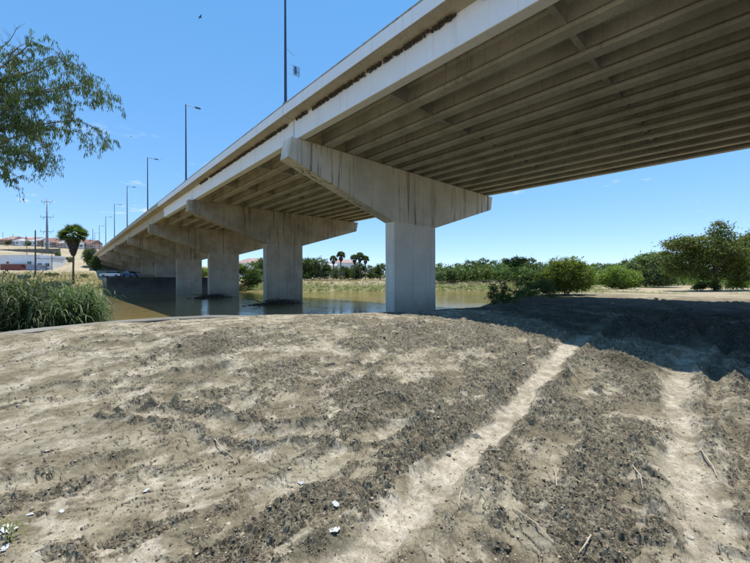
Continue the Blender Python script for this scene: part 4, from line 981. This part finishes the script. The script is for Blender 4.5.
def house(px, d, w, dep, hh, wall, roof, label, rz=0, roofh=2.2, group='houses in a row on the left hilltop', z=None, wins=3, hip=False, flat=False, name='house', cat='house'):
    x, y = sight(px, d); z = gz(x, y) if z is None else z
    t = empty(name, (x, y, z), label, cat, group, -TH+rz)
    mb = MB(); mb.box((0, 0, hh/2-1), (w, dep, hh+2)); mb.build('wall', M[wall], t)
    mb = MB(); e = .35; a, b = w/2+e, dep/2+e
    if flat: mb.box((0, 0, hh+.16), (w+.3, dep+.3, .3))
    else:
        ry = 0; rx = a-b*.9 if hip else a
        mb.add([(-a, -b, hh+.003), (a, -b, hh+.003), (a, b, hh+.003), (-a, b, hh+.003), (-rx, 0, hh+roofh), (rx, 0, hh+roofh)], [(0, 1, 5, 4), (2, 3, 4, 5), (1, 2, 5), (3, 0, 4), (3, 2, 1, 0)])
    mb.build('roof', M[roof], t)
    for k in range(wins):
        xx = (k+.5)/wins*w - w/2
        if k == wins//2 and wins > 2:
            mb = MB(); mb.box((xx, -dep/2-.03, 1.05), (1.0, .08, 2.1)); mb.build('door', M['maroon'], t)
        else:
            mb = MB(); mb.box((xx, -dep/2-.02, 1.6), (1.5, .06, 1.2)); f = mb.build('window', M['glass'], t)
            mb = MB(); mb.box((xx, -dep/2-.06, .95), (1.7, .14, .1)); mb.box((xx, -dep/2-.06, 1.6), (.08, .06, 1.2)); mb.build('frame', M['wallwhite'], f)
    return t
WN = {'wallwhite': 'white', 'wallcream': 'cream', 'wallpink': 'pink', 'wallbrown': 'brown'}; RN = {'roofpink': 'faded red', 'roofred': 'brick red', 'roofgrey': 'grey', 'roofbrown': 'brown'}
M['wallbrown'] = simple('brown_wall', (.33, .22, .16), .85, .15, .4); M['roofbrown'] = simple('brown_roof', (.24, .13, .10), .85, .2, .6)
protos = {}
rs_h = random.Random(12); ORD = ['first', 'second', 'third', 'fourth', 'fifth', 'sixth', 'seventh', 'eighth', 'ninth', 'tenth', 'eleventh', 'twelfth', 'thirteenth', 'fourteenth', 'fifteenth']
for row, (dd_, gap, off) in enumerate([(232, 7.2, -6), (252, 6.8, -9), (272, 7.0, -4)]):
    for i in range(15):
        px = off+i*gap+rs_h.uniform(-.8, .8)
        if px > 96: continue
        wl = rs_h.choice(['wallwhite', 'wallcream', 'wallpink', 'wallbrown', 'wallpink']); rf = rs_h.choice(['roofpink', 'roofred', 'roofbrown', 'roofred', 'roofgrey']); v_ = rs_h.randint(0, 1)
        d = dd_+rs_h.uniform(-3, 3); key = (wl, rf, v_)
        lab = '%s house with %s roof, %s from the left in the %s hill row' % (WN[wl], RN[rf], ORD[i], ['lowest', 'middle', 'top'][row])
        grp = 'houses packed along the left hilltop'
        if key not in protos:
            protos[key] = house(px, d, 5.2 if v_ else 6.2, 6.5, 3.0+.5*v_, wl, rf, lab, 0, 1.9+.5*v_, grp, None, 2, hip=v_ == 0); o = protos[key]
        else:
            o = copy_tree(protos[key]); o['label'] = lab
        x, y = sight(px, d); o.location = (x, y, gz(x, y)-.2); o.rotation_euler.z = -TH+rs_h.choice([0, 1.57, .3, -.3, 1.2])
# retaining wall below the houses
def longwall(pa, da, pb, db, h, th, m, name, label, cat, z=None):
    a = Vector(sight(pa, da)); b = Vector(sight(pb, db)); c = (a+b)/2; L = (b-a).length; rz = math.atan2(b.y-a.y, b.x-a.x)
    zz_ = min(gz(*a), gz(*b), gz(*c)) if z is None else z
    t = empty(name, (c.x, c.y, zz_), label, cat, None, rz); top = h
    np_ = max(2, int(L/6))
    for k in range(np_):
        mb = MB(); mb.box((-L/2+(k+.5)*L/np_, 0, top/2-.6), (L/np_-.06, th, top+1.2)); mb.build('wall_panel', M[m], t)
    for k in range(np_+1):
        mb = MB(); mb.box((-L/2+k*L/np_, 0, top/2-.55), (.3, th+.15, top+1.4)); mb.build('post', M[m], t)
    return t
longwall(-40, 205, 60, 200, 3.0, .3, 'kerb', 'retaining_wall', 'long grey wall below the hilltop houses', 'wall')
# white warehouse and yard wall
house(12, 150, 36, 12, 4.6, 'wallwhite', 'wallwhite', 'long low white warehouse at the left edge below the hill', 0, 1.2, None, None, 4, False, True, 'warehouse', 'warehouse')
house(50, 146, 6, 6, 4.0, 'wallwhite', 'roofgrey', 'small white annex at the right end of the warehouse', .05, .5, None, None, 2, False, True, 'annex', 'building')
t = house(14.5, 141, 8.3, 3, 2.3, 'maroon', 'roofgrey', 'maroon container like shed before the white warehouse', 0, .3, None, None, 0, False, True, 'shed', 'shed')
t = house(36, 141, 5.6, 2.6, 2.0, 'bluegrey', 'roofgrey', 'blue-grey container right of the maroon shed', 0, .3, None, None, 0, False, True, 'container', 'container')
# roadside fence along the lower road
a = Vector(sight(-30, 92)); b = Vector(sight(88, 96)); L = (b-a).length; rz = math.atan2(b.y-a.y, b.x-a.x); z0, z1 = gz(*a), gz(*b); 
fen = empty('roadside_fence', (a.x, a.y, 0), 'long low post and rail fence along the road behind the dry field', 'fence', None, rz)
nf = 30
for k in range(nf+1):
    q = k/nf; xx, yy = a.x+(b.x-a.x)*q, a.y+(b.y-a.y)*q; mb = MB(); mb.tube([(L*q, 0, gz(xx, yy)-.2), (L*q, 0, gz(xx, yy)+1.25)], .045, 5); mb.build('post', M['wood'], fen)
for hh in (.45, .85, 1.2):
    mb = MB(); mb.tube([(L*k/nf, 0, gz(a.x+(b.x-a.x)*k/nf, a.y+(b.y-a.y)*k/nf)+hh) for k in range(nf+1)], .03, 4); mb.build('rail', M['wood'], fen)
x, y = sight(23.5, 90); t = empty('skip', (x, y, gz(x, y)), 'dark blue steel skip standing by the roadside fence', 'skip', None, -TH)
mb = MB(); mb.loft([[(-1.0, -.6, .1), (1.0, -.6, .1), (1.0, .6, .1), (-1.0, .6, .1)], [(-1.25, -.7, 1.3), (1.25, -.7, 1.3), (1.25, .7, 1.3), (-1.25, .7, 1.3)]]); mb.build('body', M['darkblue'], t)
mb = MB(); mb.box((0, -.72, 1.33), (2.6, .08, .1)); mb.box((0, .72, 1.33), (2.6, .08, .1)); mb.build('rim', M['steel'], t)
for i, (px, lab) in enumerate([(48, 'low dark bush by the fence, leftmost of three'), (56, 'low dark bush by the fence, middle of three'), (84, 'low dark bush by the fence nearest the bridge end')]):
    x, y = sight(px, 99); place_tree('shrub', T_far[0], C_far[i % 3], x, y, lab, 'shrub', 'bushes along the roadside fence', i, .28, .16)
for i, (px, d, lab) in enumerate([(8, 225, 'green tree below the hill houses at far left'), (28, 228, 'green tree below the hill houses near the pole'), (58, 190, 'small dark tree on the bare hillside'), (70, 160, 'small bush on the bare hillside by the palm')]):
    x, y = sight(px, d); place_tree('broadleaf_tree', T_far[1], C_far[(i*2) % 5], x, y, lab, 'tree', 'trees on the left hillside', i, .42, .4)

# buildings behind the far bank
house(343, 190, 16, 10, 6.5, 'wallwhite', 'roofpink', 'white building with pale red roof behind the palms', .1, 2.0, None, None, 4, True)
house(330, 180, 8, 8, 5, 'wallwhite', 'roofgrey', 'smaller white building left of the palm pair', -.1, 1.2, None, None, 3)
house(253, 175, 14, 10, 6.5, 'wallwhite', 'roofpink', 'white house with pink roof seen between second and third piers', .1, 2.6, None, None, 3, True)

# ---------------------------------------------------------------- cars on the quay under the bridge
def car(x, y, z, rz, paint, label, van=False):
    t = empty('parked_car', (x, y, z), label, 'car', 'cars under the far spans', rz)
    prof = [(-2.2, .35), (-2.25, .75), (-2.1, .95), (-1.2, 1.0), (1.2, .98), (2.1, .85), (2.25, .6), (2.2, .35)]
    mb = MB(); mb.loft([[(a, w*.97, b) for a, b in prof] if abs(w) > .8 else [(a, w, b) for a, b in prof] for w in (-.88, -.8, .8, .88)]); mb.build('body', M[paint], t, smooth=False)
    cab = [(-1.7, .98), (-1.35, 1.45), (.35, 1.47), (1.15, .99)]
    mb = MB(); mb.loft([[(a, w*(1 if b < 1.2 else .82), b) for a, b in cab] for w in (-.78, .78)]); mb.build('cabin_glass', M['glass'], t)
    mb = MB(); mb.box((-.5, 0, 1.485), (1.7, 1.25, .05)); mb.build('roof', M[paint], t)
    for sx_ in (-1.35, 1.4):
        for sy in (-.82, .82):
            mb = MB(); mb.tube([(sx_, sy-.1, .33), (sx_, sy+.1, .33)], .33, 14); wh = mb.build('wheel', M['tyre'], t)
            mb = MB(); mb.tube([(sx_, sy-.115, .33), (sx_, sy+.115, .33)], .19, 10); mb.build('rim', M['steel'], wh)
    for sy in (-.62, .62):
        mb = MB(); mb.box((2.235, sy, .68), (.08, .34, .16)); mb.build('headlight', M['headl'], t)
    return t
x, y = 9.4, 106.0
car(x, y, gz(x, y)+.15, R_(150), 'carwhite', 'white car parked on the quay near the far bridge end')
x, y = 13.0, 104.5
car(x, y, gz(x, y)+.15, R_(-70), 'carblue', 'dark blue car with pale headlights facing out from under the bridge')

# ---------------------------------------------------------------- drift heaps at the pier feet
def drift(cx, cy, rx, ry, h, n_, label, seed):
    rs = random.Random(seed); t = empty('driftwood_heap', (cx, cy, WATER), label, 'driftwood', 'driftwood heaps against the piers')
    P = np.stack([rng.normal(0, .42, 500)*rx, rng.normal(0, .42, 500)*ry, 0*np.arange(500.)], 1); q = np.exp(-(P[:, 0]/rx)**2*1.5-(P[:, 1]/ry)**2*1.5); P[:, 2] = q*h*rng.uniform(0, .8, 500)-.05
    V, F = lumps(500, P, rng.uniform(.08, .25, 500), 1, .5, .35); o = link('debris_mass', npmesh('debris_mass', V, F, M['drift']), t); o['kind'] = 'stuff'
    for k in range(n_):
        a = rs.uniform(-.7, .7)+ (math.pi if rs.random() < .5 else 0); L = rs.uniform(.8, 2.6); x = rs.gauss(0, .35)*rx; y = rs.gauss(0, .35)*ry; z = rs.uniform(0, h*.7)
        e = (x+math.cos(a)*L, y+math.sin(a)*L*.5, z+rs.uniform(-.1, .45)); m_ = ((x+e[0])/2+rs.uniform(-.1, .1), (y+e[1])/2, (z+e[2])/2+rs.uniform(-.05, .2))
        mb = MB(); mb.tube([(x, y, z), m_, e], [.06, .05, .02], 5); mb.build('branch', M['drift'], t)
drift(21.2, 43.0, 3.4, .9, .75, 16, 'dark tangled driftwood heap against the foot of the second pier', 3)
drift(20.6, 66.6, 3.4, 1.0, .8, 14, 'dark driftwood heap at the foot of the third pier', 8)

# ---------------------------------------------------------------- things lying on the mud
def lay(px, py):
    ds = np.linspace(.8, 30, 4000); r = (px-375)/347*ds; X = r*CS+ds*SN; Y = -r*SN+ds*CS; z = ground(X, Y)[0]; ray = EYE+(279-py)/347*ds
    k = np.argmax(ray <= z); return float(X[k]), float(Y[k]), float(z[k])
def crumple(name, px, py, s, m, label, cat, seed, flat=.35, group=None):
    rs = random.Random(seed); x, y, z = lay(px, py); bm = bmesh.new(); bmesh.ops.create_grid(bm, x_segments=7, y_segments=5, size=.5)
    for v in bm.verts:
        v.co.x *= 1.3; v.co.y *= .8*(1-.5*abs(v.co.x)); q = mnoise.noise(Vector((v.co.x*3+seed*3.1, v.co.y*3, 0))); v.co.z = abs(q)*flat*1.6+flat*.1; v.co.x += mnoise.noise(Vector((v.co.y*4, seed, 2)))*.25; v.co.y += mnoise.noise(Vector((v.co.x*4, seed, 7)))*.25
    bm.verts.ensure_lookup_table(); ext_ = bmesh.ops.solidify(bm, geom=bm.faces[:], thickness=.03)
    for v in bm.verts: v.co *= s
    me = bpy.data.meshes.new(name); bm.to_mesh(me); bm.free(); me.materials.append(m)
    o = link(name, me, None, (x, y, z+.004), rs.uniform(0, 6.28)); tag(o, label, cat, group); return o
LIT = [(334, 532, .085, 'crumpled white plastic scrap nearest the camera beside the pale track'), (335, 505, .075, 'crumpled white scrap just beyond the nearest one'), (300, 483, .085, 'flat white scrap left of the pale track'),
       (146, 491, .06, 'small white scrap on the smooth silt at left'), (61, 511, .055, 'white scrap near the lower left'), (8, 529, .14, 'long pale scrap at the lower left edge'), (4, 548, .07, 'pale scrap in the bottom left corner'), (29, 514, .05, 'tiny white scrap left of the lower left one')]
for i, (px, py, s, lab) in enumerate(LIT): crumple('plastic_scrap', px, py, s*.62, M['litter'], lab, 'litter', i+2, .22, 'white scraps lying on the mud')
STK = [((512, 510), (535, 528), (553, 546), 'long bent dry stick in the churned mud at bottom centre'), ((461, 490), (459, 500), (458, 509), 'short upright looking dry stick right of the pale track'), ((556, 489), (555, 478), (553, 470), 'short pale stick in the middle of the churned mud'),
       ((700, 452), (712, 470), (716, 480), 'thin twig on the right pale track'), ((40, 432), (60, 428), (76, 424), 'thin twig on the left silt'), ((214, 440), (222, 452), (232, 458), 'bent twig on the smooth silt left of centre'),
       ((590, 540), (585, 550), (578, 558), 'twig at the bottom edge right of centre'), ((632, 468), (640, 480), (642, 492), 'twig in clods left of the right track'), ((375, 395), (388, 392), (402, 396), 'faint twig in the middle distance mud'), ((478, 452), (489, 455), (502, 452), 'twig lying across the edge of the pale track')]
for a_, b_, c_, lab in STK:
    P = [Vector(lay(*q))+Vector((0, 0, .012)) for q in (a_, b_, c_)]; o0 = P[0].copy(); P[1].z += .012
    mb = MB(); mb.tube([p-o0 for p in P], [.005, .0045, .0025], 6); mb.tube([P[1]-o0, P[1]-o0+(P[2]-P[1])*.4+Vector((.03, -.02, .02))], [.003, .0015], 5)
    tag(mb.build('dry_twig', M['twig'], None, o0), lab, 'twig', 'dry twigs on the mud')
STN = [(448, 455, .05, 'pale rounded stone on the edge of the pale track'), (196, 398, .04, 'stone on the left silt'),
       (18, 405, .035, 'stone near the left edge'), (690, 540, .03, 'stone in the right track'), (523, 365, .05, 'stone near the shadow edge'), (656, 300, .22, 'dark boulder on the edge of the shadow before the plain'), (612, 305, .15, 'low rock in the shade of the bridge'), (180, 344, .05, 'stone on the sand near the kerb')]
for i, (px, py, s, lab) in enumerate(STN):
    x, y, z = lay(px, py); V, F = lumps(1, np.array([[0, 0, 0.]]), np.array([s*.6]), 2, .6, .2)
    tag(link('stone', npmesh('stone', V, F, M['stone']), None, (x, y, z+s*.2)), lab, 'stone', 'loose stones on the mud')
# a dry weed clump in the bottom left corner
x, y, z = lay(6, 538); canes(np.array([[x+rng.uniform(-.03, .03), y+rng.uniform(-.03, .03), z] for _ in range(9)]), .05, .12, 3, .09, .004, M['bankreed'], 'weed_tuft', 'small green weed tuft in the bottom left corner', False, .5, 'weed')

# crumbs, clods and dried flakes: countless
def scatter(n_, smin, smax, m, name, label, want, squash, sub=1, jit=.3, rmax=16):
    u = rng.random(n_*4); rad = 1.3*(rmax/1.3)**u; a = rng.uniform(-R_(56), R_(56), n_*4); r = np.sin(a)*rad; d = np.cos(a)*rad
    X = r*CS+d*SN; Y = -r*SN+d*CS; g = ground(X, Y); s = polydist(CREST, r, d)
    w_ = want(g); k = (rng.random(n_*4) < w_) & (s < -.3); X, Y, z, rad = X[k][:n_], Y[k][:n_], g[0][k][:n_], rad[k][:n_]
    size = np.exp(rng.uniform(np.log(smin), np.log(smax), len(X)))*(1+.10*rad)
    V, F = lumps(len(X), np.stack([X, Y, z+size*squash*.25], 1), size, sub, squash, jit)
    tag(link(name, npmesh(name, V, F, m)), label, 'ground', None, 'stuff')
scatter(30000, .0018, .008, M['clod'], 'mud_clods', 'dark crumbled clods strewn over the churned mud', lambda g: np.clip(g[1]*1.1-.1, .05, 1), .6, 1, .75)
scatter(12000, .0015, .006, M['chip'], 'silt_flakes', 'pale dried silt crumbs and flakes on the mud', lambda g: .3+.4*g[1], .4, 1, .5)
scatter(900, .005, .015, M['chip'], 'silt_plates', 'larger peeled plates of pale dried silt', lambda g: .35*(1-g[2])+0*g[1], .10, 1, .5)

# ---------------------------------------------------------------- birds
bw = None
for i, (px, py, d, s, lab) in enumerate([(201, 16.5, 32, .32, 'small dark bird flying high left of the lamp post'), (125.5, 114, 45, .25, 'tiny bird beside the hanging leaves'), (131.5, 136, 50, .22, 'tiny bird below the hanging leaves'), (162, 158, 55, .2, 'tiny bird between the first distant lamps')]):
    x, y = sight(px, d); t = empty('flying_bird', (x, y, zat(py, d)), lab, 'bird', 'birds in the sky', i*1.7); t.scale = (s,)*3
    mb = MB(); mb.tube([(-.5, 0, 0), (-.3, 0, .02), (0, 0, .03), (.3, 0, .03), (.45, 0, .03), (.55, 0, .01)], [.02, .08, .14, .1, .08, .015], 8); mb.build('body', M['bird'], t, smooth=True)
    for sy in (-1, 1):
        mb = MB(); mb.loft([[(.22, sy*.08, .05), (-.15, sy*.08, .04), (-.15, sy*.08, .06), (.22, sy*.08, .07)], [(.2, sy*.5, .22), (-.1, sy*.5, .2), (-.1, sy*.5, .215), (.2, sy*.5, .235)], [(.0, sy*1.1, .12), (-.12, sy*1.1, .11), (-.12, sy*1.1, .115), (.0, sy*1.1, .125)]]); mb.build('wing', M['bird'], t)
